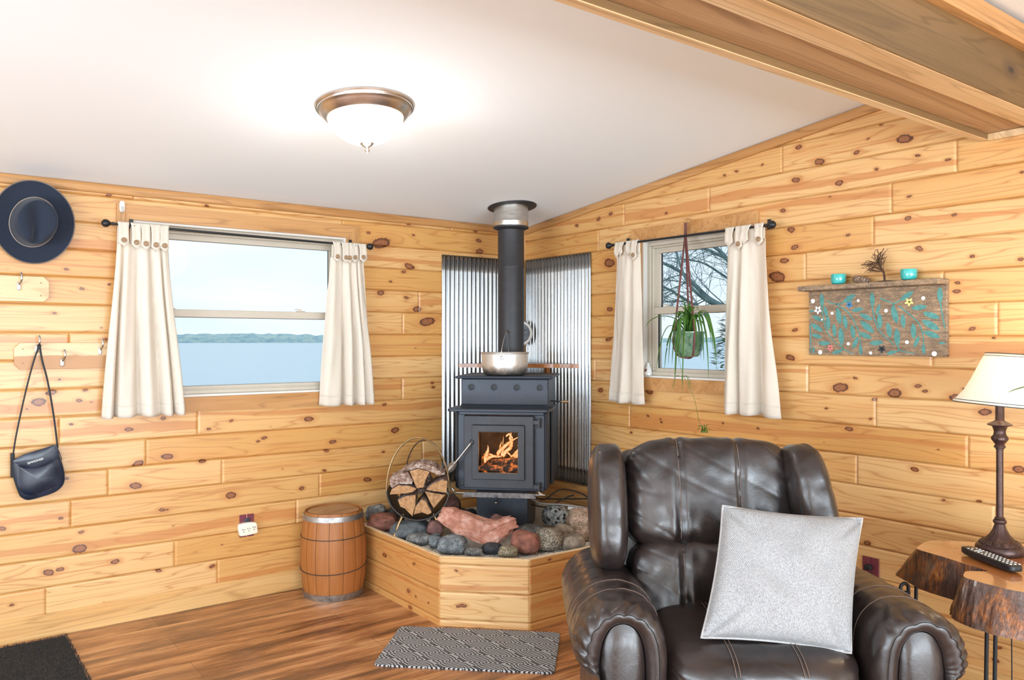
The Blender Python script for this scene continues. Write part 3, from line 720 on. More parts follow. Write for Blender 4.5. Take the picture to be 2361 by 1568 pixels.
def rack(label, x0, x1, z0, z1, mat, hooks, chl, chr_):
    t_ = thing('coat_rack', label, 'coat rack', FL @ frame(((x0 + x1) / 2, 0, z0)))
    c = .024
    poly = []
    poly += [(x0 + (c if chl else 0), z0), (x1 - (c if chr_ else 0), z0)]
    if chr_: poly += [(x1, z0 + c), (x1, z1 - c)]
    poly += [(x1 - (c if chr_ else 0), z1), (x0 + (c if chl else 0), z1)]
    if chl: poly += [(x0, z1 - c), (x0, z0 + c)]
    MB().prism(poly, -.021, -.001).build('board', mat, t_, FL, smooth=False, bevel=.0015)
    for h in hooks: hook(t_, *h)
    ms = plain('dark_screw', (.12, .08, .05), .4, .6)
    for (x, z) in ((x0 + .035, z0 + .03), (x0 + .035, z1 - .03), (x1 - .035, z0 + .03), (x1 - .035, z1 - .03)):
        MB().lathe([(0, .0015), (.003, .0015), (.003, 0)], 8, M=Matrix.Translation((x, -.021, z)) @ Matrix.Rotation(R_(90), 4, 'X')).build('screw', ms, t_, FL)
rack('pale wooden hook board with one hook, below the hat at the left edge', -3.62, -2.966, 1.640, 1.762, M_RACK, [(-3.093, 1.712)], False, True)
rack('two-tone wooden hook board with three hooks, the navy bag hanging from it', -3.112, -2.60, 1.312, 1.440, M_RACK2, [(-3.018, 1.412), (-2.910, 1.343), (-2.742, 1.398)], True, True)

# ------------------------------------------------------------------ hat
t = NT('navy_felt', .95); v = t.coord(); t.color(t.mix(t.noise(v, 260, 3, .7), (.006, .011, .024), (.020, .030, .055))); t.bump(t.noise(v, 500, 2), .3, .002)
t.b.inputs['Sheen Weight'].default_value = .12
M_FELT = t.m
HM = FL @ Matrix.Translation((-3.035, -.045, 2.022)) @ Matrix.Rotation(R_(90), 4, 'X')      # local z -> out of the wall
HM = HM @ Matrix.Rotation(R_(6), 4, 'X') @ Matrix.Rotation(R_(3), 4, 'Y')
t_ = thing('hat', 'navy felt hat with a wide brim hung flat on the left wall', 'hat', FL @ frame((-3.035, -.045, 1.822)))
m = MB()
NA = 72; prof = []
for j in range(15):
    r = .095 + (1 - .095) * 0 + j / 14.
    prof.append(j / 14.)
def brim(u, v):
    a = 2 * math.pi * u; r0x, r0y = .096, .118; r1x, r1y = .172, .198
    rx = r0x + (r1x - r0x) * v; ry = r0y + (r1y - r0y) * v
    z = .012 * v * v + .012 * v * math.cos(2 * a) + .003 * math.sin(a * 3 + 1) * v
    return (rx * math.cos(a), ry * math.sin(a), z)
m.grid(NA, 14, brim).build('brim', M_FELT, t_, HM, solid=.004, angle=70)
def brim_edge(i):
    a = 2 * math.pi * i / NA; p = brim(i / NA, 1.0); return p
MB().tube([brim_edge(i) for i in range(NA)], .0028, 6, closed=True).build('brim_edge', plain('light_felt_edge', (.16, .13, .12), .8), t_, HM)
def crown(u, v):
    a = 2 * math.pi * u; k = v
    h = .112 * (1 - (1 - min(1, k * 1.25)) ** 2.2) if k < .8 else .112
    rr = 1 - .20 * min(1, k / .8) if k < .62 else (1 - .155) * (1 - ((k - .62) / .38) ** 1.6)
    x = .098 * rr * math.cos(a); y = .119 * rr * math.sin(a)
    # tear drop crease and front pinches
    z = h
    d = abs(x * .86 + y * .25) / .028
    if k > .45: z -= .034 * math.exp(-d * d) * smooth(.45, .8, k) * (1 - .6 * smooth(.02, .09, y))
    px = math.exp(-((y + .06) / .035) ** 2) * .016 * smooth(.3, .7, k)
    x -= math.copysign(px, x) * min(1, abs(x) / .02)
    return (x, y, z)
Mc = HM @ Matrix.Rotation(R_(-14), 4, 'Z')
MB().grid(NA, 30, crown).build('crown', M_FELT, t_, Mc, angle=80)
P = [(.099 * math.cos(a), .1205 * math.sin(a), .006 + .003 * math.sin(a)) for a in [2 * math.pi * i / 60 for i in range(60)]]
MB().tube(P, .0018, 6, closed=True).build('band_cord', plain('tan_cord', (.42, .33, .27), .7), t_, Mc)

# ------------------------------------------------------------------ navy bag
t = NT('navy_vinyl', .30); v = t.coord(); t.color(t.mix(t.ramp(t.noise(v, 14, 3), [(.45, 0.), (.72, 1.)]), (.008, .014, .030), (.035, .045, .075))); t.bump(t.noise(v, 160, 3), .12, .002)
M_VIN = t.m
M_STRAP = plain('black_webbing', (.012, .011, .014), .6)
t_ = thing('shoulder_bag', 'small navy shoulder bag hanging by its long strap from the left hook', 'bag', FL @ frame((-3.0, -.05, .70)))
def puff(poly, y0, y1, bulge, n=5):
    """closed outline inflated between y0 (wall side) and y1 (room side)"""
    m = MB(); N = len(poly); cx = sum(p[0] for p in poly) / N; cz = sum(p[1] for p in poly) / N
    C = [tuple(p) for p in spline([(p[0], 0, p[1]) for p in poly], 5, True)]; N = len(C)
    rings = []
    for k in range(n + 1):   # back rim -> front rim
        a = k / n * math.pi / 2
        rings.append([(c[0] + (cx - c[0]) * (1 - math.cos((1 - k / n) * 0)) * 0, y0 + (y1 - y0) * k / n, c[2]) for c in C])
    for k in range(1, 9):
        f = k / 9; sc = 1 - f
        rings.append([(cx + (c[0] - cx) * sc, y1 - bulge * math.sin(f * math.pi / 2) ** .7, cz + (c[2] - cz) * sc) for c in C])
    for r in rings: m.v += r
    for k in range(len(rings) - 1):
        for i in range(N): m.f.append((k * N + i, k * N + (i + 1) % N, (k + 1) * N + (i + 1) % N, (k + 1) * N + i)); m.mi.append(0)
    m.f.append(tuple(range(N))[::-1]); m.mi.append(0); m.f.append(tuple((len(rings) - 1) * N + i for i in range(N))); m.mi.append(0)
    return m
puff(BAG_BODY, -.012, -.062, .012).build('bag_body', M_VIN, t_, FL, angle=50)
puff(BAG_FRONT, -.060, -.070, .014).build('front_pocket', M_VIN, t_, FL, angle=50)
fl = puff(BAG_FLAP, -.070, -.082, .006).build('flap', M_VIN, t_, FL, angle=50)
MB().tube([tuple(p) for p in spline([(a, -.073, b) for a, b in BAG_BODY], 5, True)], .0022, 6, closed=True).build('piping', M_STRAP, t_, FL)
ang = math.atan2(BAG_TXT[2][1] - BAG_TXT[1][1], BAG_TXT[2][0] - BAG_TXT[1][0])
M_WH = plain('white_print', (.85, .85, .85), .5, var=.01)
text_mesh('lettering', 'SIMMONS\u00ae', .0135, M_WH, fl, FL @ Matrix.Translation((BAG_TXT[0][0] - .002, -.0895, BAG_TXT[0][1] + .002)) @ Matrix.Rotation(-ang, 4, 'Y') @ Matrix.Rotation(R_(90), 4, 'X'))
m = MB()
m.tube([tuple(p) for p in spline([(-3.010, -.052, 1.432), (-3.035, -.05, 1.35), (-3.0665, -.05, 1.2131), (-3.1055, -.05, 1.0081), (-3.1196, -.05, .902)], 6)], .0038, 8, flat=(1, .35))
m.tube([tuple(p) for p in spline([(-3.010, -.052, 1.432), (-3.000, -.05, 1.36), (-2.9759, -.05, 1.2519), (-2.9501, -.05, 1.0819), (-2.9334, -.05, .925)], 6)], .0044, 8, flat=(1, .35))
m.tube([(-3.016, -.047, 1.425), (-3.012, -.053, 1.434), (-3.006, -.047, 1.425)], .005, 6)
m.build('shoulder_strap', M_STRAP, t_, FL)
MB().box(-3.129, -3.112, -.05, -.03, .80, .915, .003).build('strap_end', M_STRAP, t_, FL)
MB().tube([(-2.934, -.05, .925), (-2.925, -.052, .90), (-2.915, -.05, .866)], .005, 6, flat=(.4, 1)).build('strap_end', M_STRAP, t_, FL)

# ------------------------------------------------------------------ socket plates
M_BURG = plain('burgundy_plate', (.16, .030, .045), .45, var=.1)
M_IVORY = plain('ivory_plastic', (.84, .80, .66), .35, var=.02)
t_ = thing('wall_socket', 'burgundy socket plate on the left wall behind the ivory adaptor', 'outlet', FL @ frame((-1.991, 0, .345)))
m = MB()
for (a, b, c0, d) in ((-2.0315, -1.993, .346, .471), (-1.990, -1.9515, .346, .471)): m.box(a, b, -.006, 0, c0, d, .001)
m.build('plate', M_BURG, t_, FL)
MB().box(-1.9935, -1.9895, -.0045, 0, .345, .472).build('plate_gap', plain('plate_gap_pink', (.75, .38, .30), .5), t_, FL, smooth=False)
MB().rbox((.017, .004, .014), 3, 10, c=(-1.989, -.008, .437)).build('receptacle', plain('dark_receptacle', (.035, .035, .045), .4), t_, FL)
t_ = thing('plug_adaptor', 'rounded ivory three-way plug adaptor over the left wall socket', 'plug adaptor', FL @ frame((-1.99, -.006, .36)))
o = puff(ADAPT, -.007, -.034, .004).build('housing', M_IVORY, t_, FL, angle=50)
m = MB()
for i in range(3):
    cx = -2.019 + i * .0285; cz = .390 + i * .0035
    m.box(cx - .0065, cx - .0045, -.0395, -.036, cz - .001, cz + .008); m.box(cx + .0045, cx + .0065, -.0395, -.036, cz - .001, cz + .007)
    m.lathe([(0, .0035), (.0024, .0035), (.0024, 0)], 10, M=Matrix.Translation((cx, -.036, cz - .009)) @ Matrix.Rotation(R_(90), 4, 'X'))
m.build('slots', M_DARK, t_, FL, smooth=False)

t_ = thing('wall_socket', 'burgundy socket plate with a black plug on the right wall between chair and stump table', 'outlet', FR @ frame((2.578, 0, .335)))
m = MB()
for (a, b) in ((2.540, 2.577), (2.579, 2.617)): m.box(a, b, -.007, 0, .336, .461, .001)
m.build('plate', M_BURG, t_, FR)
MB().rbox((.016, .004, .015), 3, 10, c=(2.579, -.009, .376)).build('receptacle', plain('black_receptacle', (.02, .02, .022), .35), t_, FR)
m = MB(); m.box(2.571, 2.574, -.0145, -.012, .374, .384); m.box(2.583, 2.586, -.0145, -.012, .374, .384); m.lathe([(0, .003), (.003, .003), (.003, 0)], 8, M=Matrix.Translation((2.579, -.012, .366)) @ Matrix.Rotation(R_(90), 4, 'X'))
m.build('slots', plain('slot_grey', (.35, .34, .33), .4), t_, FR, smooth=False)
t_ = thing('power_plug', 'black power plug with its cord hanging down, in the right wall socket', 'plug', FR @ frame((2.575, -.01, .42)))
MB().rbox((.017, .014, .012), 4, 10, c=(2.578, -.024, .419)).build('plug_body', M_STRAP, t_, FR)
MB().tube(spline([(2.570, -.03, .415), (2.562, -.034, .40), (2.558, -.03, .36), (2.556, -.02, .30), (2.55, -.02, .16), (2.56, -.03, .03)], 6), .003, 8).build('cord', M_STRAP, t_, FR)

# ------------------------------------------------------------------ painted shelf on the right wall
t = NT('weathered_board', .8); v = t.coord((14, 2.0, 30)); a = t.noise(v, 1.4, 6, .7, .3); b_ = t.noise(t.coord((8, 8, 190)), 1, 4, .6); sp = t.noise(t.coord(), 330, 2, .6)
c = t.ramp(a, [(.30, (.10, .075, .055)), (.50, (.26, .17, .10)), (.68, (.50, .33, .19))])
c = t.mix(t.math('MULTIPLY', t.ramp(b_, [(.4, 1.), (.58, 0.)]), .6), c, (.10, .065, .045))
c = t.mix(t.math('MULTIPLY', t.ramp(sp, [(.52, 0.), (.66, 1.)]), .55), c, (.68, .52, .38))
t.color(c); t.bump(b_, .35, .003); M_WEATH = t.m
M_TEAL = plain('teal_paint', (.085, .27, .25), .7, var=.22, scale=60, bump=.3)
t_ = thing('wall_shelf', 'weathered wooden wall shelf with teal painted vines on its front panel', 'shelf', FR @ frame((2.6, 0, 1.38)))
MB().box(2.265, 2.923, -.102, 0, 1.6885, 1.711, .002).build('shelf_board', M_WEATH, t_, FR)
pn = MB().box(2.274, 2.922, -.021, 0, 1.382, 1.688, .002).build('back_panel', M_WEATH, t_, FR)
def aq(X, Y):
    u = (X - 175) / 1250; top = 445 + (400 - 445) * u; bot = 1000 + 38 * u; v = (Y - top) / (bot - top)
    # perspective-correct enough across the short panel
    s = 2.274 + .648 * (u * .93 / (1 - .07 * u)); return (clamp(s, 2.279, 2.917), clamp(1.684 - .298 * v, 1.388, 1.683))
SC = .648 / 1250
def leafshape(m, X, Y, ang, L, W=None, e=0.):
    s0, z0 = aq(X, Y); L = L * SC / 2 * 1.04; W = W or L * .34; a = R_(ang); n = 12; P = []
    for k in range(2 * n):
        tt = 2 * math.pi * k / (2 * n); px = L * math.cos(tt); py = W * math.sin(tt) * abs(math.sin(tt)) ** .35
        P.append((clamp(s0 + px * math.cos(a) + py * math.sin(a), 2.278, 2.918), clamp(z0 - px * math.sin(a) + py * math.cos(a), 1.386, 1.684)))
    N = len(P); m.add([(p[0], -.0211 - e, p[1]) for p in P] + [(p[0], -.0222 - e, p[1]) for p in P], [tuple(range(N, 2 * N))] + [(i, (i + 1) % N, (i + 1) % N + N, i + N) for i in range(N)])
m = MB()
for q in [(320, 515, 88, 120), (600, 500, -28, 125), (680, 605, -10, 105), (495, 660, 80, 150), (560, 715, 80, 125), (362, 620, 75, 100), (272, 678, 25, 110), (385, 722, 85, 125), (265, 762, 30, 135), (265, 838, 15, 105), (450, 790, 85, 115), (345, 905, 0, 115), (520, 845, 85, 155), (635, 805, 80, 120), (660, 905, -65, 110), (755, 842, 22, 120), (710, 968, 85, 90), (760, 672, 25, 125), (770, 762, 40, 155), (870, 605, -70, 90), (885, 710, 87, 130), (818, 515, 87, 120), (965, 795, 80, 125), (1035, 862, 87, 145), (1015, 655, 75, 150), (1085, 715, 85, 115), (1115, 488, -32, 125), (1215, 595, -5, 125), (1170, 808, 87, 125), (1195, 905, -65, 95), (1250, 972, 85, 85), (1310, 668, 20, 135), (1305, 755, 30, 155), (1312, 842, 20, 135), (1375, 485, 88, 125), (855, 910, -5, 120), (480, 985, -15, 95), (990, 1000, -15, 85), (230, 965, 90, 65), (1390, 920, 0, 55), (205, 612, 0, 55)]: leafshape(m, *q)
m.build('painted_leaves', M_TEAL, pn, FR, smooth=False)
m = MB()
for P in [[(320, 560), (330, 650), (370, 790), (450, 890), (520, 940)], [(470, 550), (600, 640), (690, 800), (712, 940)], [(380, 525), (470, 550), (640, 520)], [(815, 560), (840, 700), (890, 810), (980, 900), (1010, 940)], [(890, 505), (1000, 560), (1010, 620)], [(1050, 580), (1100, 620), (1200, 720), (1240, 820), (1252, 930)], [(1375, 530), (1395, 680), (1412, 790)], [(1000, 560), (1100, 510)], [(520, 900), (540, 960), (640, 1005)], [(540, 960), (430, 1000)], [(1038, 900), (1060, 980), (1180, 1010)], [(1060, 980), (945, 1008)], [(190, 740), (200, 900), (195, 990)], [(1240, 820), (1300, 830)]]:
    C = spline([(aq(x, y)[0], -.0213, aq(x, y)[1]) for x, y in P], 6)
    m.tube(C, [.0030 - .0012 * i / len(C) for i in range(len(C))], 6, flat=(1, .3), up=None) if False else None
    n = len(C); w = [.0032 - .0014 * i / n for i in range(n)]
    V = []
    for i in range(n):
        d = (C[min(i + 1, n - 1)] - C[max(i - 1, 0)]); d.normalize(); nn = Vector((-d.z, 0, d.x))
        V += [C[i] + nn * w[i] + Vector((0, -.0006, 0)), C[i] - nn * w[i] + Vector((0, -.0006, 0))]
    m.add(V, [(2 * i, 2 * i + 1, 2 * i + 3, 2 * i + 2) for i in range(n - 1)])
m.build('painted_stems', M_TEAL, pn, FR, smooth=False, solid=.0008)
for (X, Y, r, c) in [(278, 602, 36, (.80, .80, .80)), (602, 560, 30, (.04, .22, .45)), (1135, 543, 34, (.85, .68, .25)), (410, 948, 29, (.75, .22, .20)), (903, 968, 33, (.03, .035, .05))]:
    m = MB()
    for k in range(5):
        a = 72 * k + 18; leafshape(m, X + r * .52 * math.cos(R_(a)), Y + r * .52 * math.sin(R_(a)), a, r * 1.15, r * SC * .30, .001)
    o = m.build('painted_flower', plain('flower_paint_%d' % X, c, .6), pn, FR, smooth=False)
    s0, z0 = aq(X, Y); MB().lathe([(0, .0012), (.0018, .0012), (.0018, 0)], 8, M=Matrix.Translation((s0, -.0232, z0)) @ Matrix.Rotation(R_(90), 4, 'X')).build('flower_centre', M_DARK, o, FR)
M_WDOT = plain('white_paint', (.86, .86, .84), .6, var=.02)
for (X, Y, r) in [(223, 521, 20), (428, 634, 14), (688, 523, 13), (941, 619, 16), (1248, 511, 16), (592, 914, 15), (1118, 908, 16), (803, 1001, 14), (303, 986, 20), (1333, 1018, 21), (322, 690, 8)]:
    s0, z0 = aq(X, Y); z0 = max(z0, 1.382 + r * SC + .002)
    MB().lathe([(0, .0016), (r * SC, .0016), (r * SC, 0)], 18, M=Matrix.Translation((s0, -.0215, z0)) @ Matrix.Rotation(R_(90), 4, 'X')).build('white_dot', M_WDOT, pn, FR, smooth=False)

# things on the shelf
M_CUP = plain('turquoise_glaze', (.05, .46, .44), .12, var=.10, scale=5, coat=.5)
for (s_, lab) in ((2.448, 'turquoise glazed cup at the left end of the painted shelf'), (2.777, 'turquoise glazed cup on the right of the painted shelf beside the wire tree')):
    r = .0335
    o = MB().lathe([(0, 0), (r * .62, 0), (r * .88, .006), (r, .018), (r, .046), (r * .97, .049), (r * .90, .047), (r * .90, .020), (r * .7, .008), (0, .007)], 36).build('cup', M_CUP, None, FR @ frame((s_, -.052, 1.7115)))
    tag(o, lab, 'cup', 'turquoise cups on the painted shelf')
rg = random.Random(5)
t = NT('speckled_stone', .7); v = t.coord(); c = t.ramp(t.noise(v, 130, 4, .7), [(.4, (.06, .04, .03)), (.52, (.22, .14, .09)), (.64, (.45, .33, .24))]); t.color(c); t.bump(t.noise(v, 90, 4), .5, .004)
o = MB().rbox((.040, .022, .018), 2.6, 16, lambda v_: v_ * (1 + .14 * nz3(v_[0] * 50, v_[1] * 50, v_[2] * 50)), M=Matrix.Translation((2.558, -.05, 1.7275)) @ Matrix.Rotation(R_(12), 4, 'Y')).build('stone', t.m, None, FR)
tag(o, 'flat speckled brown stone on the painted shelf between cup and wire tree', 'stone')
# wire tree
M_WIRE = plain('dark_copper_wire', (.10, .055, .035), .5, .6, var=.4, scale=60)
t_ = thing('wire_tree', 'small windswept tree of twisted dark wire on the painted shelf', 'ornament', FR @ frame((2.667, -.05, 1.711)))
m = MB()
trunk = [(2.668, -.05, 1.712), (2.668, -.052, 1.735), (2.662, -.05, 1.758), (2.648, -.05, 1.780), (2.637, -.05, 1.795)]
for k in range(6):
    a = k * 1.05; m.tube(spline([(p[0] + .003 * math.cos(a + i * 1.3), p[1] + .003 * math.sin(a + i * 1.3), p[2]) for i, p in enumerate(trunk)], 5), .0022, 6)
m.build('trunk', M_WIRE, t_, FR)
m = MB(); tips = BONSAI_TIPS
for k in range(64):
    tx, tz = tips[k % len(tips)]; tx += rg.uniform(-.012, .012); tz += rg.uniform(-.012, .014)
    i = rg.choice([2, 3, 4, 4]); b0 = trunk[i]
    q = (b0[0] * .5 + tx * .5 + rg.uniform(-.012, .012), -.05 + rg.uniform(-.016, .016), b0[2] * .5 + tz * .5 + rg.uniform(-.004, .012))
    m.tube(spline([b0, q, (tx, -.05 + rg.uniform(-.022, .022), tz)], 5), .0011, 5)
m.build('branches', M_WIRE, t_, FR)
m = MB()
for k in range(12):
    a = k * .55; ex = .045 * math.cos(a) + .006; m.tube(spline([(2.668, -.05, 1.716), (2.668 + ex * .5, -.05 + .012 * math.sin(a), 1.7155), (2.668 + ex, -.05 + .024 * math.sin(a), 1.7135)], 4), .0019, 5)
m.build('roots', M_WIRE, t_, FR)

# ------------------------------------------------------------------ hanging spider plant
M_LEATHER = plain('oxblood_strap', (.14, .045, .04), .55, var=.2, scale=30)
t = NT('green_glaze', .16); v = t.coord(); t.color(t.mix(t.ramp(t.noise(v, 18, 4, .6), [(.4, 0.), (.65, 1.)]), (.04, .11, .06), (.17, .28, .18))); t.b.inputs['Coat Weight'].default_value = .6
M_POTG = t.m
PX, PY, PZ = 1.652, -.17, 1.365
t_ = thing('hanging_plant', 'spider plant in a glazed green pot hanging by leather straps in the right window', 'plant', FR @ frame((PX, PY, PZ)))
prof = [(0, 0), (.062, 0), (.075, .008), (.098, .04), (.108, .08), (.109, .120), (.113, .126), (.113, .134), (.106, .136), (.103, .128), (.103, .115), (0, .112)]
fl8 = lambda a, z: 1 + .018 * abs(math.cos(a * 4)) * (1 if z < .12 else 0)
MB().lathe([(r * .74, z) for r, z in prof], 48, c=(PX, PY, PZ), flute=fl8).build('pot', M_POTG, t_, FR)
MB().lathe([(0, .116), (.074, .114)], 24, c=(PX, PY, PZ)).build('soil', plain('potting_soil', (.05, .03, .02), .95), t_, FR)
hk = (1.532, -.035, 2.115)
top = (1.537, -.075, 2.085)
m = MB(); m.tube([(1.531 + .014 * math.cos(R_(a)), -.05, 2.118 + .012 * math.sin(R_(a))) for a in range(0, 360, 20)], .0015, 6, closed=True)
m.tube([(1.535, -.018, 2.13), (1.535, -.035, 2.132), (1.533, -.05, 2.128)], .002, 6); m.build('hook_ring', plain('brass_ring', (.45, .33, .16), .3, 1.), t_, FR)
m = MB(); m.box(1.524, 1.543, -.062, -.054, 2.03, 2.108, .002)
for (dx, dy) in ((-.070, -.03), (.068, -.038), (-.045, .06)):
    P = [(1.533, -.058, 2.055), (1.533 + (PX + dx - 1.533) * .25, -.07, 1.98), (PX + dx * 1.05, PY + dy, PZ + .135), (PX + dx * 1.12, PY + dy * 1.2, PZ + .08), (PX + dx * .8, PY + dy * .8, PZ + .01), (PX, PY, PZ - .006)]
    m.tube([Vector(P[0]) + (Vector(P[2]) - Vector(P[0])) * k / 8 for k in range(9)] + spline(P[2:], 5)[1:], .0072, 8, flat=(.3, 1), up=(0, -1, 0))
m.build('hanging_straps', M_LEATHER, t_, FR)
def leaf(m, P, w, seg=6, nrm=None):
    """blade with a centre fold along the spline P, width w at its widest"""
    C = spline(P, seg); n = len(C); V = []
    for i in range(n):
        f = i / (n - 1); d = (C[min(i + 1, n - 1)] - C[max(i - 1, 0)]); d.normalize()
        side = d.cross(Vector((0, 0, 1)) if abs(d.z) < .95 else Vector((1, 0, 0))); side.normalize(); up = side.cross(d)
        ww = w * (min(1, f * 6 + .35)) * (1 - f ** 3.2) + .0004
        V += [C[i] - side * ww + up * ww * .45, C[i], C[i] + side * ww + up * ww * .45]
    m.add(V, [q for i in range(n - 1) for q in ((3 * i, 3 * i + 1, 3 * i + 4, 3 * i + 3), (3 * i + 1, 3 * i + 2, 3 * i + 5, 3 * i + 4))])
t = NT('spider_leaf', .35); v = t.coord(); t.color(t.mix(t.noise(v, 30, 2), (.018, .085, .012), (.10, .24, .04))); t.b.inputs['Transmission Weight'].default_value = 0
trl = t.new('ShaderNodeBsdfTranslucent'); trl.inputs[0].default_value = (.25, .5, .06, 1); mx = t.new('ShaderNodeMixShader'); mx.inputs[0].default_value = .25
t.put(mx.inputs[1], t.b.outputs[0]); t.put(mx.inputs[2], trl.outputs[0]); t.put(t.out.inputs[0], mx.outputs[0]); M_LEAF = t.m
m = MB(); rg = random.Random(12)
O = Vector((PX, PY, PZ + .12))
def arc(ax, ay, reach, rise, drop, w, kk=0.):
    P = [O + Vector((ax * .02, ay * .02, 0)), O + Vector((ax * reach * .3, ay * reach * .3, rise * .8)), O + Vector((ax * reach * .65, ay * reach * .65, rise)), O + Vector((ax * reach * .92, ay * reach * .92, rise - drop * .45)), O + Vector((ax * reach * 1.02, ay * reach * 1.02, rise - drop))]
    leaf(m, P, w)
# leaves traced by hand for the main ones (x along wall, towards room)
for (ax, ay, re, ri, dr, w) in [(-1, -.2, .26, .10, .06, .0085), (-.95, .1, .20, .02, .22, .007), (-.9, -.4, .18, .04, .24, .007), (-.5, -.3, .12, .05, .28, .007), (-.1, -1, .10, .05, .30, .010), (.1, -1, .12, .07, .25, .009), (.4, -.8, .15, .09, .37, .009), (.8, -.3, .18, .10, .24, .008), (.95, -.1, .21, .11, .30, .008), (.7, .2, .2, .12, .26, .007), (-.5, .6, .16, .17, .02, .007), (-.55, -.2, .14, .20, -.02, .007), (.1, .2, .03, .15, 0, .010), (-.15, -.2, .05, .14, 0, .009), (.3, -.2, .07, .13, .02, .009), (-.35, .1, .09, .13, .02, .009)]:
    arc(ax, ay, re, ri, dr, w)
for k in range(30):
    a = rg.uniform(0, 2 * math.pi); re = rg.uniform(.08, .2); ri = rg.uniform(.04, .13)
    if rg.random() < .35: re *= .5; ri = rg.uniform(.08, .15); dr = rg.uniform(0, .03)
    else: dr = rg.uniform(.1, .34)
    ay = math.sin(a); ay = ay * .55 if ay > 0 else ay
    arc(math.cos(a), ay, re, ri, dr, rg.uniform(.005, .009))
m.build('leaves', M_LEAF, t_, FR, angle=60)
m = MB(); run = spline([O, (PX + .03, PY - .10, PZ + .1), (PX + .05, PY - .12, PZ - .06), (PX + .09, PY - .07, PZ - .20), (PX + .085, PY - .02, PZ - .33), (PX + .105, PY + 0, PZ - .40)], 8)
m.tube(run, .0011, 5); E_ = run[-1]; O2 = O; O = Vector(E_)
for k in range(9):
    a = k * .7; arc(math.cos(a), math.sin(a) * .7, rg.uniform(.03, .06), rg.uniform(.01, .05), rg.uniform(-.01, .03), .0028)
O = Vector((PX + .055, PY - .12, PZ - .10))
for k in range(6):
    a = k * 1.1; arc(math.cos(a), math.sin(a), .05, .0, .07, .0026)
m.build('runner', M_LEAF, t_, FR, angle=60)

# little white bottle-shaped figure on the right window's sill
t_ = thing('figurine', 'small white ceramic bottle with a red mark on the plant window sill', 'figurine', FR @ frame((1.186, .012, 1.245)))
MB().lathe([(0, 0), (.024, 0), (.023, .02), (.021, .034), (.014, .050), (.009, .062), (.009, .074), (0, .075)], 24, c=(1.183, .012, 1.2455)).build('bottle_body', plain('white_ceramic', (.82, .85, .84), .2, var=.02), t_, FR)
MB().rbox((.006, .001, .010), 3, 6, M=Matrix.Translation((1.186, -.0105, 1.275)) @ Matrix.Rotation(R_(35), 4, 'Y')).build('red_mark', plain('dark_red_mark', (.2, .03, .03), .4), t_, FR)
# ------------------------------------------------------------------ hearth box in the corner
HB = thing('hearth_box', 'low corner hearth box of pine boards filled with gravel and rocks under the stove', 'hearth', frame((-.68, -.68, 0)))
HZ = .353
def face(name, F, w, seed, mat, t0, sp=None, kn=()):
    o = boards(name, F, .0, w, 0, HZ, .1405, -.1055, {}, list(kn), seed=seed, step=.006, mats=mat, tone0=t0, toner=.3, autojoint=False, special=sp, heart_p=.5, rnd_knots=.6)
    o.parent = HB; o.matrix_parent_inverse = Matrix.Translation((.68, .68, 0)); WORLD[o.name] = WORLD[HB.name].copy(); return o
F1 = frame((-1.36, -.004, 0), R_(-90)); F2 = frame((-1.36, -1.042, 0), R_(-45)); F3 = frame((-1.034, -1.368, 0), 0)
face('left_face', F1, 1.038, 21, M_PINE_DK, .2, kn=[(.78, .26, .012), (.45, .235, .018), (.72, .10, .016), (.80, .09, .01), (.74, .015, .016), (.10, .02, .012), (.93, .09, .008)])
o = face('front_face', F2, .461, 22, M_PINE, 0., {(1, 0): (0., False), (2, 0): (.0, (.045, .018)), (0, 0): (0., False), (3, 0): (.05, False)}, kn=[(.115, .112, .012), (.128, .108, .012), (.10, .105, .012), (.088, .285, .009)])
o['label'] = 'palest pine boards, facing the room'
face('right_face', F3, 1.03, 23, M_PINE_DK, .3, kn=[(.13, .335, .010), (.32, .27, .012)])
M_RIM = wood('hearth_rim', (.93, .76, .50), (.86, .62, .34), axis=0, rough=.5, knots=False)
rim = [(-1.358, -.005), (-1.358, -1.042), (-1.034, -1.366), (-.005, -1.366)]; t_ = .022
rin = [(-1.358 + t_, -.005), (-1.358 + t_, -1.042 + t_ * .414), (-1.034 + t_ * .414, -1.366 + t_), (-.005, -1.366 + t_)]
m = MB()
for i in range(3):
    a, b, c, d = rim[i], rim[i + 1], rin[i + 1], rin[i]
    m.add([(*p, .346) for p in (a, b, c, d)] + [(*p, HZ + .001) for p in (a, b, c, d)], [(0, 3, 2, 1), (4, 5, 6, 7), (0, 1, 5, 4), (1, 2, 6, 5), (2, 3, 7, 6), (3, 0, 4, 7)])
m.build('top_rim', M_RIM, HB, Matrix.Identity(4), smooth=False)
# gravel bed
t = NT('pale_gravel', .85); v = t.coord(); vo = t.new('ShaderNodeTexVoronoi'); t.put(vo.inputs['Vector'], v); vo.inputs['Scale'].default_value = 190
sv_ = t.new('ShaderNodeSeparateColor'); t.put(sv_.inputs[0], vo.outputs['Color'])
t.color(t.ramp(sv_.outputs[0], [(.0, (.40, .36, .31)), (.35, (.66, .62, .56)), (.7, (.80, .76, .70)), (1., (.92, .90, .86))])); t.bump(vo.outputs['Distance'], .8, .004)
M_GRAVEL = t.m
m = MB(); poly_in = lambda x, y: x > -1.336 and y > -1.344 and (x + y) > -2.37 and x < -.02 and y < -.02
N = 90
idx = {}
for i in range(N + 1):
    for j in range(N + 1):
        x = -1.336 + 1.33 * i / N; y = -1.344 + 1.34 * j / N
        sm = x + y + 2.375
        if sm < 0: x -= sm / 2; y -= sm / 2
        idx[i, j] = len(m.v); m.v.append((x, y, .318 + .012 * nz3(x * 9, y * 9, 0) + .004 * nz3(x * 60, y * 60, 2)))
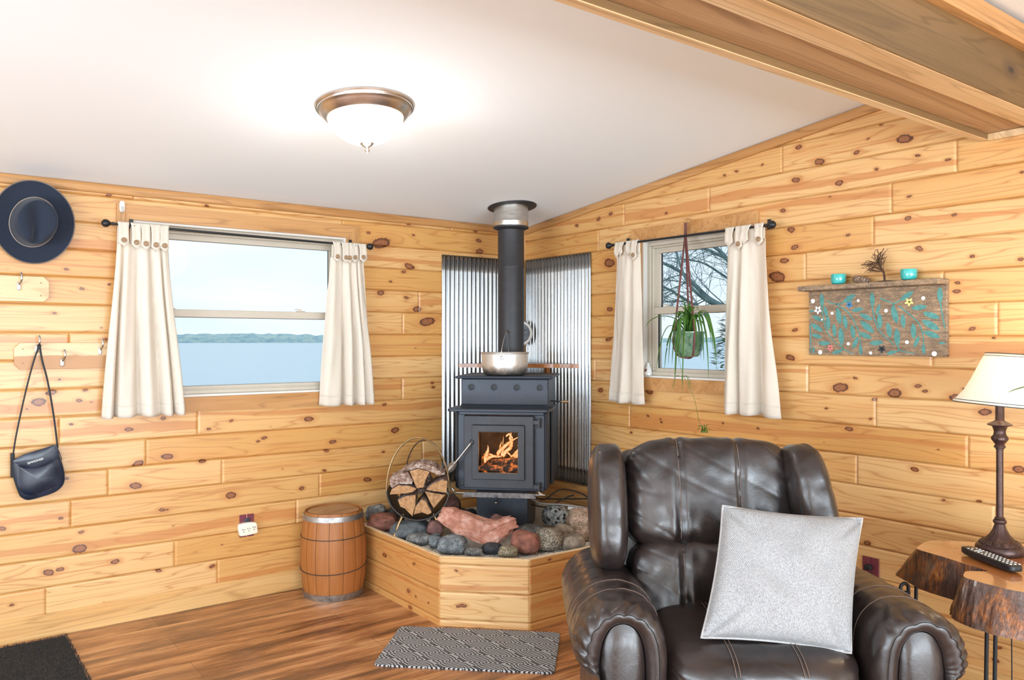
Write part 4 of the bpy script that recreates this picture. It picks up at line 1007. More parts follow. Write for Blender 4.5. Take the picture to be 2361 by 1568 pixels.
for i in range(N):
    for j in range(N): m.f.append((idx[i, j], idx[i + 1, j], idx[i + 1, j + 1], idx[i, j + 1])); m.mi.append(0)
rg = random.Random(3)
OC = [(1, 0, 0), (-1, 0, 0), (0, 1, 0), (0, -1, 0), (0, 0, 1), (0, 0, -1)]; OF = [(0, 2, 4), (2, 1, 4), (1, 3, 4), (3, 0, 4), (2, 0, 5), (1, 2, 5), (3, 1, 5), (0, 3, 5)]
for k in range(5200):
    e = rg.random() ** 2 * .30; q = rg.random()
    if q < .4: x = -1.33 + e; y = -rg.uniform(.05, 1.05)
    elif q < .7: f = rg.random(); x = -1.345 + f * .32 + e * .7 + .01; y = -1.03 - f * .32 + e * .7
    else: x = -rg.uniform(.05, 1.02); y = -1.335 + e
    r = rg.uniform(.0022, .0052)
    if not poly_in(x, y): continue
    z = .318 + .012 * nz3(x * 9, y * 9, 0) + r * .5
    m.add([(x + r * a * rg.uniform(.6, 1.2), y + r * b * rg.uniform(.6, 1.2), z + r * c * rg.uniform(.5, 1)) for a, b, c in OC], OF)
o = m.build('gravel', M_GRAVEL, None, smooth=False); tag(o, 'pale gravel bed inside the corner hearth box', 'gravel', kind='stuff')

# ------------------------------------------------------------------ corrugated sheets
t = NT('galvanised_steel', .24, 1.); v = t.coord(); n1 = t.noise(v, 7, 4, .6); n2 = t.noise(t.coord((30, 30, 2.5)), 1, 4, .6)
t.color(t.mix(n2, (.15, .165, .18), (.42, .435, .44))); t.put(t.b.inputs['Roughness'], t.math('MULTIPLY_ADD', n1,   .20, .14)); M_GALV = t.m
def corr(F, label, x0, x1, z0, z1, ph):
    m = MB(); n = int((x1 - x0) / .0021)
    def fn(u, v):
        x = x0 + (x1 - x0) * u
        return (x, -.011 - .0072 * math.sin(2 * math.pi * x / .0345 + ph) + .002 * nz3(x * 3, v * 4, 1), z0 + (z1 - z0) * v)
    m.grid(n, 14, fn)
    o = m.build('corrugated_sheet', M_GALV, None, F, solid=.0012, angle=80)
    tag(o, label, 'metal sheet')
    return o
corr(FL, 'corrugated galvanised sheet behind the stove, the one on the left wall', -.698, -.004, .51, 2.021, 0)
corr(FR, 'corrugated galvanised sheet behind the stove, the one on the right wall', .020, .704, .512, 2.021, 1)

# ------------------------------------------------------------------ wood stove
t = NT('stove_steel', .42, .35); v = t.coord(); n = t.noise(v, 300, 3, .6); n2 = t.noise(v, 6, 4, .6)
t.color(t.mix(n2, (.027, .034, .048), (.046, .056, .075))); t.put(t.b.inputs['Roughness'], t.math('MULTIPLY_ADD', n2, .2, .32)); t.bump(n, .12, .001); M_STOVE = t.m
M_STOVED = plain('stove_door_steel', (.043, .046, .054), .5, .25, var=.15, scale=10, bump=.1, bscale=300)
M_CHROME = plain('bright_wire', (.62, .60, .56), .25, 1.)
M_ASH = plain('ash_stained_steel', (.16, .15, .15), .6, .3, var=.7, scale=26)
ST = thing('wood_stove', 'dark grey wood stove with a lit fire behind its door glass', 'stove', frame((-.6, -.6, .32), R_(-45)))
def plate(x0, x1, z0, z1, w, y0, y1, wt=None):
    """flat plate with a rectangular opening, no joints"""
    wt = wt or w; V = []
    for y in (y0, y1):
        V += [(x0, y, z0), (x1, y, z0), (x1, y, z1), (x0, y, z1), (x0 + w, y, z0 + w), (x1 - w, y, z0 + w), (x1 - w, y, z1 - wt), (x0 + w, y, z1 - wt)]
    Fc = []
    for i in range(4):
        j = (i + 1) % 4; Fc += [(i, j, j + 4, i + 4), (i + 8, i + 12, j + 12, j + 8), (i, i + 8, j + 8, j), (i + 4, j + 4, j + 12, i + 12)]
    return MB().add(V, Fc)
def B(*a, b=.004): return MB().box(*a, b=b)
y0 = -.263
# firebox as five walls, open towards the door
m = MB(); m.box(-.27, -.245, y0, .283, .59, 1.045, .012); m.box(.245, .27, y0, .283, .59, 1.045, .012); m.box(-.25, .25, .255, .283, .59, 1.045, .004); m.box(-.25, .25, y0, .283, 1.02, 1.045, .004)
m.box(-.25, .25, y0, .283, .585, .612, .004); m.box(-.25, -.215, y0 + .004, y0 + .03, .60, 1.03); m.box(.19, .25, y0 + .004, y0 + .03, .60, 1.03)
m.build('firebox', M_STOVE, ST, FD)
m = MB(); m.box(-.262, .262, -.128, .34, 1.05, 1.225, .006); m.build('upper_box', M_STOVE, ST, FD)
# concave apron between upper box and ledge
m = MB(); m.prism([(-.128, 1.16), (-.132, 1.10), (-.142, 1.075), (-.165, 1.062), (-.165, 1.05), (-.128, 1.05)], -.258, .258, M=Matrix.Rotation(R_(90), 4, 'Z') @ Matrix.Identity(4))
m.build('apron', M_STOVE, ST, FD)
led = MB().prism([(-.30, -.325), (-.285, -.338), (.27, -.338), (.285, -.325), (.298, -.20), (.298, -.10), (-.300, -.10), (-.303, -.25)], -1.0, 1.0)
led.v = [(x, z, 1.0525 + y * .0085) for (x, y, z) in led.v]
led.build('ledge_shelf', M_STOVE, ST, FD, bevel=.005)
B(-.292, .290, -.165, .36, 1.225, 1.242, b=.007).build('top_plate', M_STOVE, ST, FD)
B(.272, .286, -.10, .30, .60, 1.05).build('side_shield', M_STOVE, ST, FD)
for i in range(4):
    x = -.2 + .1365 * i
    m = MB(); m.lathe([(.0175, -.002), (.0195, 0), (.0195, .006), (.0155, .007), (.0145, .004), (.0145, -.004)], 24, M=Matrix.Translation((x, -.129, 1.175)) @ Matrix.Rotation(R_(90), 4, 'X'))
    h = m.build('vent_ring', M_STOVE, ST, FD)
    MB().lathe([(0, .0008), (.0148, .0008)], 24, M=Matrix.Translation((x, -.129, 1.175)) @ Matrix.Rotation(R_(90), 4, 'X')).build('vent_hole', M_DARK, h, FD)
# door
yd = y0 - .008; dx = -.010
door = plate(dx - .2025, dx + .2025, .603, 1.019, .053, yd - .022, yd).build('door', M_STOVED, ST, FD, smooth=False, bevel=.004)
plate(dx - .1525, dx + .1525, .655, .966, .0375, yd - .036, yd - .010).build('window_surround', M_STOVED, door, FD, smooth=False, bevel=.003)
MB().box(dx - .117, dx + .117, yd - .012, yd - .009, .69, .931).build('door_glass', M_GLASS, door, FD, smooth=False)
m = MB(); ring4(m, dx - .118, dx + .118, .6895, .9315, .004, yd - .0345, yd - .030, .001); m.build('glass_seal', M_ASH, door, FD)
for z in (.985, .617):
    m = MB(); m.box(dx + .20, dx + .237, yd - .02, yd - .008, z - .014, z + .012, .003); m.cyl((dx + .232, yd - .012, z - .034), (dx + .232, yd - .012, z + .014), .0085); m.cyl((dx + .232, yd - .012, z + .014), (dx + .232, yd - .012, z + .02), .011)
    m.build('hinge', M_STOVED, door, FD)
# door handle with coil grip
p0 = Vector((dx - .152, yd - .036, .868)); p1 = Vector((dx - .238, yd - .075, .758)); p2 = Vector((dx - .283, yd - .092, .700))
MB().rbox((.0145, .012, .0145), 2.6, 12, c=tuple(p0 + Vector((0, .006, 0)))).build('handle_boss', M_STOVED, door, FD)
m = MB(); m.tube([p0, p0 - Vector((.006, .012, .006)), p1, p2], .0052, 10)
hd = m.build('door_handle', M_STEEL, door, FD)
ax = (p2 - p1).normalized(); u = ax.cross(Vector((0, 1, 0))).normalized(); w = ax.cross(u); Lc = (p2 - p1).length
P = []
for i in range(260):
    f = i / 259; a = f * 2 * math.pi * 13; r = .0065 + .0160 * math.sin(math.pi * clamp(f * .92 + .06)) ** 1.1
    P.append(p1 + ax * (Lc * f) + u * (r * math.cos(a)) + w * (r * math.sin(a)))
MB().tube(P, .0021, 6).build('coil_grip', M_CHROME, hd, FD)
m = MB(); m.box(-.205, .215, -.365, y0, .568, .576, .002); m.prism([(-.205, .565), (.215, .565), (.205, .592), (-.195, .592)], -.368, -.362); m.build('ash_lip', M_ASH, ST, FD)
# pedestal
m = MB(); m.add([(-.15, -.20, .32), (.148, -.20, .32), (.148, .20, .32), (-.15, .20, .32), (-.153, -.215, .59), (.15, -.215, .59), (.15, .22, .59), (-.153, .22, .59)], [(0, 3, 2, 1), (4, 5, 6, 7), (0, 1, 5, 4), (1, 2, 6, 5), (2, 3, 7, 6), (3, 0, 4, 7)])
m.build('pedestal', M_STOVE, ST, FD, smooth=False, bevel=.004)
m = MB(); m.box(-.09, .085, -.232, -.212, .545, .558, .002); m.build('ash_drawer_pull', M_STOVED, ST, FD)
m = MB(); m.tube([(-.018, -.235, .556), (-.022, -.25, .535), (-.028, -.258, .522)], .0025, 6); m.rbox((.009, .009, .009), 2, 8, c=(-.029, -.259, .516)); m.build('draft_knob', M_CHROME, ST, FD)
m = MB(); m.cyl((.262, .02, 1.085), (.33, .02, 1.082), .0045, n=10); kb = m.build('damper_rod', M_STRAP, ST, FD)
P = [(.325 + .045 * i / 120, .02 + (.0045 + .0055 * math.sin(math.pi * min(1, i / 120 * .9 + .05))) * math.cos(i * .52), 1.082 + (.0045 + .0055 * math.sin(math.pi * min(1, i / 120 * .9 + .05))) * math.sin(i * .52)) for i in range(121)]
MB().tube(P, .0016, 5).build('damper_coil', plain('brass_wire', (.55, .42, .24), .3, 1.), kb, FD)
# fire inside: bricks, burning logs and flames
M_BRICK = plain('sooty_firebrick', (.10, .075, .055), .95, var=.5, scale=18, bump=.4, bscale=40)
m = MB(); m.box(-.24, .24, .215, .25, .61, 1.02); m.box(-.245, -.20, -.22, .25, .61, 1.02); m.box(.20, .245, -.22, .25, .61, 1.02); m.box(-.24, .24, -.24, .25, .612, .64)
m.build('fire_bricks', M_BRICK, ST, FD, smooth=False)
t = NT('ember_log', .95); v = t.coord(); n = t.noise(v, 26, 4, .7); t.color(t.ramp(n, [(.4, (.015, .01, .008)), (.6, (.08, .04, .02))]))
t.put(t.b.inputs['Emission Color'], (1., .22, .03, 1)); t.put(t.b.inputs['Emission Strength'], t.ramp(n, [(.50, 0.), (.66, 1.)])); M_EMBER = t.m
for i, (a, b, r) in enumerate([((-.16, -.16, .675), (.17, -.10, .68), .038), ((-.13, -.02, .69), (.16, -.14, .735), .034), ((.02, .05, .68), (.15, -.18, .69), .036), ((-.17, .08, .70), (.16, .1, .70), .045)]):
    o = MB().tube([Vector(a) + (Vector(b) - Vector(a)) * k / 10 + Vector((0, 0, .004 * nz3(k, i, 0))) for k in range(11)], [r * (1 + .15 * nz3(k * .7, i, 5)) for k in range(11)], 14).build('burning_log', M_EMBER, None, FD)
    tag(o, ['charred log glowing at the front of the stove fire, lowest in the glass', 'slanting charred log in the middle of the stove fire', 'short charred log at the right of the stove fire', 'charred log at the back of the stove fire'][i], 'log', 'burning logs in the stove')
t = NT('flame', .5); t.n.remove(t.b); em = t.new('ShaderNodeEmission'); v = t.coord(); lw = t.new('ShaderNodeLayerWeight'); lw.inputs[0].default_value = .35
n = t.noise(v, 34, 3, .6, .5)
f = t.math('ADD', t.math('SUBTRACT', 1., lw.outputs['Facing']), t.math('MULTIPLY', t.math('SUBTRACT', n, .5), .7))
t.put(em.inputs[0], t.ramp(f, [(.15, (.70, .08, .01)), (.45, (.95, .20, .03)), (.78, (1., .42, .12)), (1., (1., .70, .38))])); em.inputs[1].default_value = 1.15
tr = t.new('ShaderNodeBsdfTransparent'); mx = t.new('ShaderNodeMixShader'); t.put(mx.inputs[0], t.ramp(f, [(.15, .0), (.75, .85)])); t.put(mx.inputs[1], tr.outputs[0]); t.put(mx.inputs[2], em.outputs[0]); t.put(t.out.inputs[0], mx.outputs[0])
M_FLAME = t.m
gz = (.693, .927); zoomx = lambda X: dx + (X - 569) / 402 * .235; zoomz = lambda Y: .693 + (1000 - Y) / 408 * .234
FLM = [([(385, 950), (390, 890), (410, 840), (420, 800), (412, 762)], 15), ([(380, 930), (420, 900), (470, 880), (520, 890), (560, 875)], 13), ([(430, 850), (470, 855), (505, 880)], 8),
       ([(520, 880), (530, 830), (570, 790), (620, 745), (660, 715), (700, 690), (750, 665)], 15), ([(570, 890), (590, 840), (640, 790), (655, 740), (640, 690), (645, 650), (650, 610)], 15), ([(612, 665), (640, 640), (672, 680), (655, 720)], 8),
       ([(540, 790), (545, 760), (560, 715)], 7), ([(690, 900), (685, 860), (720, 820), (735, 790), (712, 765)], 13), ([(700, 880), (735, 850), (750, 810), (745, 780)], 14), ([(600, 830), (640, 850), (665, 890)], 7), ([(560, 880), (560, 840), (580, 800)], 10), ([(655, 870), (690, 855), (715, 845)], 7), ([(570, 760), (572, 700), (576, 660)], 3)]
m = MB()
for i, (pp, w) in enumerate(FLM):
    C = spline([(zoomx(a), -.13 + .03 * math.sin(i * 2.1) + .01 * math.sin(k * 2 + i), zoomz(b)) for k, (a, b) in enumerate(pp)], 7); n = len(C)
    m.tube([c + Vector((.0025 * nz3(c.x * 90, c.z * 90, i), 0, 0)) for c in C], [max(.0006, w * .00080 * (math.sin(math.pi * (k / (n - 1)) ** .55 * .98 + .03) * (1 + .3 * nz3(k * .5, i, 1)))) for k in range(n)], 12)
o = m.build('flames', M_FLAME, None, FD); tag(o, 'orange flames burning behind the glass of the wood stove', 'fire', kind='stuff')
d = bpy.data.lights.new('fire_light', 'POINT'); d.energy = 2.2; d.color = (1, .42, .12); d.shadow_soft_size = .05
o = bpy.data.objects.new('fire_light', d); COL.objects.link(o); o.matrix_world = FD @ Matrix.Translation((0, -.1, .82))

# ------------------------------------------------------------------ stovepipe
M_PIPE = plain('black_stovepipe', (.040, .041, .046), .50, .35, var=.15, scale=12, bump=.12, bscale=260)
SP = thing('stovepipe', 'black round stovepipe rising from the stove to a silver collar at the ceiling', 'stovepipe', frame((-.455, -.455, 1.242), R_(-45)))
pc = (-.008, .205)
MB().lathe([(.090, 1.242), (.090, 1.262), (.083, 1.264), (.083, 1.908), (.0855, 1.912), (.0855, 1.918), (.083, 1.922), (.083, 2.16)], 48, c=(pc[0], pc[1], 0)).build('pipe', M_PIPE, SP, FD)
MB().lathe([(.083, 2.150), (.092, 2.154), (.1125, 2.163), (.1125, 2.172), (.108, 2.176)], 48, c=(pc[0], pc[1], 0)).build('collar_rim', M_PIPE, SP, FD)
t = NT('brushed_collar', .34, 1.); v = t.coord((4, 4, 40)); n = t.noise(v, 3, 4, .6); t.color(t.mix(n, (.40, .38, .35), (.80, .78, .74))); t.put(t.b.inputs['Roughness'], t.math('MULTIPLY_ADD', n, .3, .2))
MB().lathe([(.110, 2.170), (.110, 2.196), (.1115, 2.199), (.1115, 2.204), (.110, 2.207), (.110, 2.335)], 48, c=(pc[0], pc[1], 0)).build('silver_collar', t.m, SP, FD)
Mr = Matrix.Translation((-.46 + .006, -.46 + .006, CEIL0 + CM * .455 - .002)) @ Matrix.Rotation(-math.atan(CM), 4, 'X')
MB().lathe([(.10, -.010), (.135, -.010), (.154, -.004), (.156, 0), (.156, .004)], 56).build('ceiling_ring', M_PIPE, SP, Mr)

# ------------------------------------------------------------------ pot on the stove
t = NT('pot_aluminium', .33, .9); v = t.coord(); n = t.noise(v, 16, 5, .7); sx = t.new('ShaderNodeSeparateXYZ'); t.put(sx.inputs[0], v)
low = t.ramp(t.math('ADD', sx.outputs[2], t.math('MULTIPLY', t.math('SUBTRACT', n, .5), .09)), [(.015, 1.), (.06, 0.)])  # metal gets darker towards the bottom, with an uneven edge
t.color(t.mix(t.math('MULTIPLY', low, .75), t.mix(n, (.62, .60, .56), (.86, .84, .80)), (.07, .06, .05))); t.put(t.b.inputs['Roughness'], t.math('MULTIPLY_ADD', n, .3, .25)); M_POT = t.m
PT = thing('cooking_pot', 'dented silver pot with an upright wire handle on top of the stove', 'pot', FD @ frame((-.011, -.038, 1.243)))
cx, cy = -.011, -.038
MB().lathe([(0, 0), (.105, 0), (.124, .008), (.136, .030), (.140, .07), (.1415, .128), (.146, .132), (.147, .137), (.143, .139), (.1385, .134), (.1365, .06), (.12, .012), (0, .008)], 56).build('pot_body', M_POT, PT, FD @ frame((cx, cy, 1.243)))
m = MB(); z0_ = 1.243 + .125
for sg in (-1, 1):
    m.box(cx - .016, cx + .016, cy + sg * .141 - .004, cy + sg * .141 + .004, z0_ - .025, z0_ - .004, .003); m.rbox((.008, .008, .012), 3, 8, c=(cx, cy + sg * .146, z0_ - .002))
    m.build('ear', M_POT, PT, FD); m = MB()
P = [(cx + .030 * math.sin(a) * .6, cy - .146 * math.cos(a), z0_ + .006 + .135 * math.sin(a)) for a in [math.pi * i / 30 for i in range(31)]]
bail = MB().tube(P, .0022, 8).build('wire_handle', M_STEEL, PT, FD)
MB().tube(P[12:19], .006, 10).build('handle_grip', plain('dark_grip', (.10, .08, .06), .5, .4), bail, FD)

# ------------------------------------------------------------------ corner shelf and the round plate in the corner
t_ = thing('corner_shelf', 'live-edge wooden corner shelf behind the stovepipe', 'shelf', frame((-.2, -.2, 1.27)))
rg = random.Random(9)
edge = spline([(-.575, -.022, 0), (-.50, -.10, 0), (-.42, -.17, 0), (-.30, -.24, 0), (-.235, -.33, 0), (-.19, -.42, 0), (-.10, -.50, 0), (-.022, -.60, 0)], 6)
edge = [(p.x + .002 * nz3(p.x * 30, p.y * 30, 1), p.y + .002 * nz3(p.x * 30, p.y * 30, 4), 0) for p in edge]
edge[0] = (-.575, -.021, 0); edge[-1] = (-.021, -.60, 0)
pol = [(p[0], p[1]) for p in edge] + [(-.021, -.021)]
M_SLAB = wood('varnished_slab', (.52, .21, .07), (.34, .11, .035), axis=0, rough=.22, knots=False)
MB().add([(x, y, 1.272) for x, y in pol] + [(x, y, 1.298) for x, y in pol], [tuple(range(len(pol)))[::-1], tuple(range(len(pol), 2 * len(pol)))] + [(i, (i + 1) % len(pol), (i + 1) % len(pol) + len(pol), i + len(pol)) for i in range(len(pol))]).build('shelf_slab', M_SLAB, t_, FL, smooth=False)
m = MB(); m.box(-.30, -.27, -.05, -.02, 1.15, 1.27, .002); m.build('bracket', M_SLAB, t_, FL); m = MB(); m.box(-.05, -.02, -.31, -.28, 1.15, 1.27, .002); m.build('bracket', M_SLAB, t_, FL)
t_ = thing('round_dial', 'round dark dial with a pale rim half hidden behind the stovepipe', 'dial', frame((-.12, -.12, 1.415), R_(-45)))
Md = frame((-.115, -.115, 1.503), R_(-45)) @ Matrix.Translation((-.012, 0, 0)) @ Matrix.Rotation(R_(90), 4, 'X')
MB().lathe([(.068, .004), (.072, .012), (.082, .012), (.088, .004), (.088, -.006), (0, -.006)], 40).build('rim', plain('pale_rim', (.62, .57, .52), .4), t_, Md)
MB().lathe([(0, .004), (.069, .004)], 40).build('face', plain('mottled_dark_face', (.08, .085, .095), .5, var=.9, scale=90), t_, Md)

# ------------------------------------------------------------------ rocks
def rock_mat(name, c, dark=None, spk=0., sc=22, rough=.75, light=None, holes=False):
    t = NT(name, rough); v = t.coord(); dark = dark or tuple(x * .45 for x in c); light = light or tuple(min(1, x * 1.7) for x in c)
    n = t.noise(v, sc, 6, .65); b = t.ramp(n, [(.32, dark), (.5, c), (.70, light)])
    if spk:
        s2 = t.noise(v, 170, 3, .7); b = t.mix(t.math('MULTIPLY', t.ramp(s2, [(.50, 0.), (.58, 1.)]), spk), b, (.70, .66, .56)); b = t.mix(t.math('MULTIPLY', t.ramp(s2, [(.40, 1.), (.47, 0.)]), spk), b, (.03, .03, .028))
    t.color(b); t.bump(t.math('ADD', t.noise(v, 60, 6, .75), t.math('MULTIPLY', t.noise(v, 260, 3, .7), .5)), .75 if not spk else .95, .009); return t.m
RM = dict(slate=rock_mat('slate_rock', (.10, .115, .125)), red=rock_mat('red_brown_rock', (.30, .12, .085)), grey=rock_mat('grey_rock', (.17, .18, .185), light=(.55, .55, .53), spk=.2),
          blue=rock_mat('blue_grey_rock', (.16, .20, .23), light=(.5, .53, .55), spk=.25), spk=rock_mat('speckled_rock', (.24, .20, .14), spk=.85), tan=rock_mat('tan_rock', (.30, .24, .18)),
          pink=rock_mat('pink_sandstone', (.55, .25, .175), (.36, .14, .09), light=(.78, .50, .42)), dark=rock_mat('charcoal_rock', (.045, .047, .055)), orange=rock_mat('orange_granite', (.42, .24, .14), (.20, .12, .05), spk=.6, light=(.75, .50, .38)),
          yel=rock_mat('olive_speckled_rock', (.28, .22, .12), spk=.6), purple=rock_mat('purple_brown_rock', (.20, .10, .09), light=(.34, .18, .16)))
t = NT('holed_rock', .85); v = t.coord(); vo = t.new('ShaderNodeTexVoronoi'); t.put(vo.inputs['Vector'], v); vo.inputs['Scale'].default_value = 34; vo.inputs['Randomness'].default_value = .9
ho = t.ramp(vo.outputs['Distance'], [(.22, 0.), (.34, 1.)]); t.color(t.mix(t.ramp(vo.outputs['Distance'], [(.20, 1.), (.30, 0.)]), t.ramp(t.noise(v, 60, 4), [(.4, (.16, .18, .19)), (.6, (.40, .41, .40))]), (.02, .02, .018))); t.bump(ho, 1., .02); RM['holed'] = t.m
def rock(label, x, y, z, hx, hy, hz, mat, rot=0., seed=1, p=2.5, rough=.16, tilt=0., dent=None, n=18):
    o = Vector((seed * 3.7, seed * 1.3, seed * 9.1))
    def dp(v):
        q = Vector((v[0] / hx, v[1] / hy, v[2] / hz))
        f = 1 + rough * noise.noise(q * 1.1 + o) * 1.6 + rough * .5 * noise.noise(q * 2.6 + o) + rough * .22 * noise.noise(q * 7 + o)
        w = Vector((v[0] * f, v[1] * f, v[2] * f))
        if w.z < -hz * .72: w.z = -hz * .72 + (w.z + hz * .72) * .3
        return w
    M = Matrix.Translation((x, y, z)) @ Matrix.Rotation(R_(-37 + rot), 4, 'Z') @ Matrix.Rotation(R_(tilt), 4, 'Y')
    ob = MB().rbox((hx, hy, hz), p, n, dp).build('rock', RM[mat], None, M, angle=60)
    # give it an origin at its base
    me = ob.data; T = Matrix.Translation((x, y, z - hz * .7)); me.transform(T.inverted()); ob.matrix_world = T; WORLD[ob.name] = T
    tag(ob, label, 'rock', 'rocks on the hearth'); return ob
cp = (-3.5136, -4.5147, 1.45); FWD = (.6015, .7989); RT = (.7989, -.6015)
def cw(a, d): return (cp[0] + d * FWD[0] + a * RT[0], cp[1] + d * FWD[1] + a * RT[1])
# a, d: metres right of / away from the spot where one stands looking at the stove
def rk(label, a, d, w, h, mat, z=.325, hy=None, **k):
    x, y = cw(a, d); hx = w / 2; hz = h / 2; rock(label, x, y, z + hz * .8, hx, hy or min(hx, .075), hz, mat, **k)
rk('dark slate rock with a smooth sloping top, in front of the log holder', -.57, 4.57, .23, .11, 'slate', seed=2, hy=.085)
rk('red-brown rock at the left end of the hearth near the barrel', -.775, 4.80, .175, .10, 'red', seed=3, p=3)
rk('grey-green rock behind the red-brown rock at the far left of the hearth', -.86, 5.02, .15, .115, 'grey', seed=4)
rk('small dark rock wedged between the left wall and the log holder', -.72, 5.0, .10, .10, 'dark', seed=5)
rk('light speckled flat stone at the front left edge of the gravel', -.518, 4.44, .125, .07, 'grey', seed=6, hy=.05)
rk('small blue-grey round stone left of the larger grey one', -.418, 4.37, .075, .078, 'blue', seed=7, hy=.042)
rk('rounded grey stone with a white-streaked face under the pink boulder', -.315, 4.27, .15, .10, 'blue', seed=8, hy=.065, p=2.8)
rk('small flat grey-green pebble at the very front under the pink boulder', -.203, 4.19, .09, .045, 'grey', seed=9, hy=.035)
rk('shadowed dark stone beneath the right half of the pink boulder', -.105, 4.25, .115, .06, 'dark', seed=10, hy=.05)
rk('olive speckled round stone at the front centre of the gravel', -.020, 4.17, .103, .068, 'yel', seed=11, hy=.045)
rk('smooth red-brown egg-shaped stone right of the pink boulder', .068, 4.265, .158, .125, 'red', seed=12, hy=.07, rough=.08, tilt=12)
rk('big round speckled grey and cream stone on the right of the gravel', .194, 4.33, .150, .125, 'spk', seed=13, hy=.072, rough=.06)
rk('oval tan stone at the right front, lying slanted', .332, 4.345, .135, .082, 'tan', seed=14, hy=.06, rough=.06, tilt=-14)
rk('tall orange granite rock at the right end of the hearth', .400, 4.58, .155, .185, 'orange', seed=15, hy=.09, p=2.8)
rk('grey rock full of dark holes under the cables', .268, 4.80, .165, .135, 'holed', seed=16, hy=.07, z=.345)
rk('plain grey-brown stone behind the big speckled stone', .292, 4.52, .135, .10, 'tan', seed=17, hy=.06)
rk('flat dark green-grey stone beside the stove pedestal on the right', .10, 4.62, .165, .07, 'grey', seed=18, hy=.06)
rk('purple-brown stone peeking over the pink boulder before the pedestal', -.085, 4.50, .10, .11, 'purple', seed=19, hy=.05, z=.37)
rk('dark rock left of the stove pedestal', -.275, 4.80, .15, .13, 'dark', seed=20, hy=.06)
rk('dark bluish rock under the log holder', -.41, 4.93, .17, .10, 'dark', seed=21, hy=.06)
rk('grey-brown rock against the wall between log holder and stove', -.40, 5.12, .13, .16, 'purple', seed=22, hy=.06)
rk('purple-brown stone at the left tip of the pink boulder', -.432, 4.52, .095, .10, 'purple', seed=24, hy=.05, z=.345)
# pink boulder: long, sagging in the middle
def dpb(v):
    q = Vector((v[0] / .2, v[1] / .07, v[2] / .06)); o = Vector((4, 4, 1))
    f = 1 + .22 * noise.noise(q * 1.3 + o) + .10 * noise.noise(q * 4 + o)
    x, y, z = v[0] * f, v[1] * f, v[2] * f
    u = v[0] / .2
    z *= 1 - .12 * u * u; z += .036 * u * u - .012 * math.sin(3.1 * u) * 1.0 + .01 * (1 if abs(u) > .6 else 0)
    z -= .020 * math.exp(-((u - .35) / .35) ** 2)
    return Vector((x, y, z))
x, y = cw(-.193, 4.33)
ob = MB().rbox((.200, .072, .060), 3.6, 30, dpb, M=Matrix.Translation((x, y, .445)) @ Matrix.Rotation(R_(-37), 4, 'Z') @ Matrix.Rotation(R_(6), 4, 'Y')).build('boulder', RM['pink'], None, angle=45)
T = Matrix.Translation((x, y, .385)); ob.data.transform(T.inverted()); ob.matrix_world = T; tag(ob, 'long pink boulder sagging in the middle, lying across the front stones', 'rock', 'rocks on the hearth')
# dark pits of the holed rock
hx_, hy_ = cw(.268, 4.725)

# ------------------------------------------------------------------ cables behind the stones
t_ = thing('power_cable', 'black cable looping along the hearth right of the stove', 'cable', frame((-.25, -.85, .40)))
A_ = [cw(.115, 4.82), cw(.20, 4.95), cw(.30, 5.0), cw(.42, 4.95), cw(.50, 4.86)]
m = MB(); zz = [.52, .47, .52, .51, .47]
m.tube(spline([(p[0], p[1], z) for p, z in zip(A_, zz)], 8), .0045, 8); m.build('cord', M_STRAP, t_, FL)
m = MB(); m.tube(spline([(p[0] + .01, p[1] + .01, z - .03) for p, z in zip(A_, [.53, .50, .49, .50, .52])], 8), .004, 8)
m.tube(spline([(*cw(.12, 4.84), .46), (*cw(.22, 4.92), .43), (*cw(.33, 4.97), .475), (*cw(.38, 4.93), .50)], 8), .004, 8); m.build('looped_cord', M_STRAP, t_, FL)
t_ = thing('grey_cable', 'grey cable with a white tag resting behind the orange granite rock', 'cable', frame((-.3, -.95, .42)))
P = spline([(*cw(.12, 4.80), .50), (*cw(.18, 4.80), .475), (*cw(.30, 4.80), .468), (*cw(.40, 4.76), .463), (*cw(.50, 4.72), .455)], 8)
MB().tube(P, .0055, 8).build('cord', plain('grey_cord', (.30, .29, .28), .5), t_, FL)
MB().box(-.022, .022, -.003, .003, -.013, .005, M=Matrix.Translation((*cw(.355, 4.77), .456)) @ Matrix.Rotation(R_(-37), 4, 'Z') @ Matrix.Rotation(R_(8), 4, 'Y')).build('tag', plain('white_tag', (.62, .60, .56), .5), t_, FL)

# ------------------------------------------------------------------ poker on the ash lip
t_ = thing('poker', 'iron poker with a ring end lying across the lip below the stove door', 'poker', FD @ frame((0, -.352, .58)))
P = [(-.262 + .02 * math.cos(R_(a)) - .018, -.352, .590 + .02 * math.sin(R_(a))) for a in range(10, 350, 15)]
m = MB(); m.tube(P + [(-.235, -.352, .584), (-.10, -.352, .582), (.10, -.352, .582), (.265, -.352, .583)], .0048, 8)
m.build('shaft', M_STEEL, t_, FD)
MB().tube(spline([(.255, -.352, .583), (.235, -.35, .592), (.225, -.35, .600)], 5), [.0055] * 10 + [.0025], 8).build('hook_tip', M_CHROME, t_, FD)

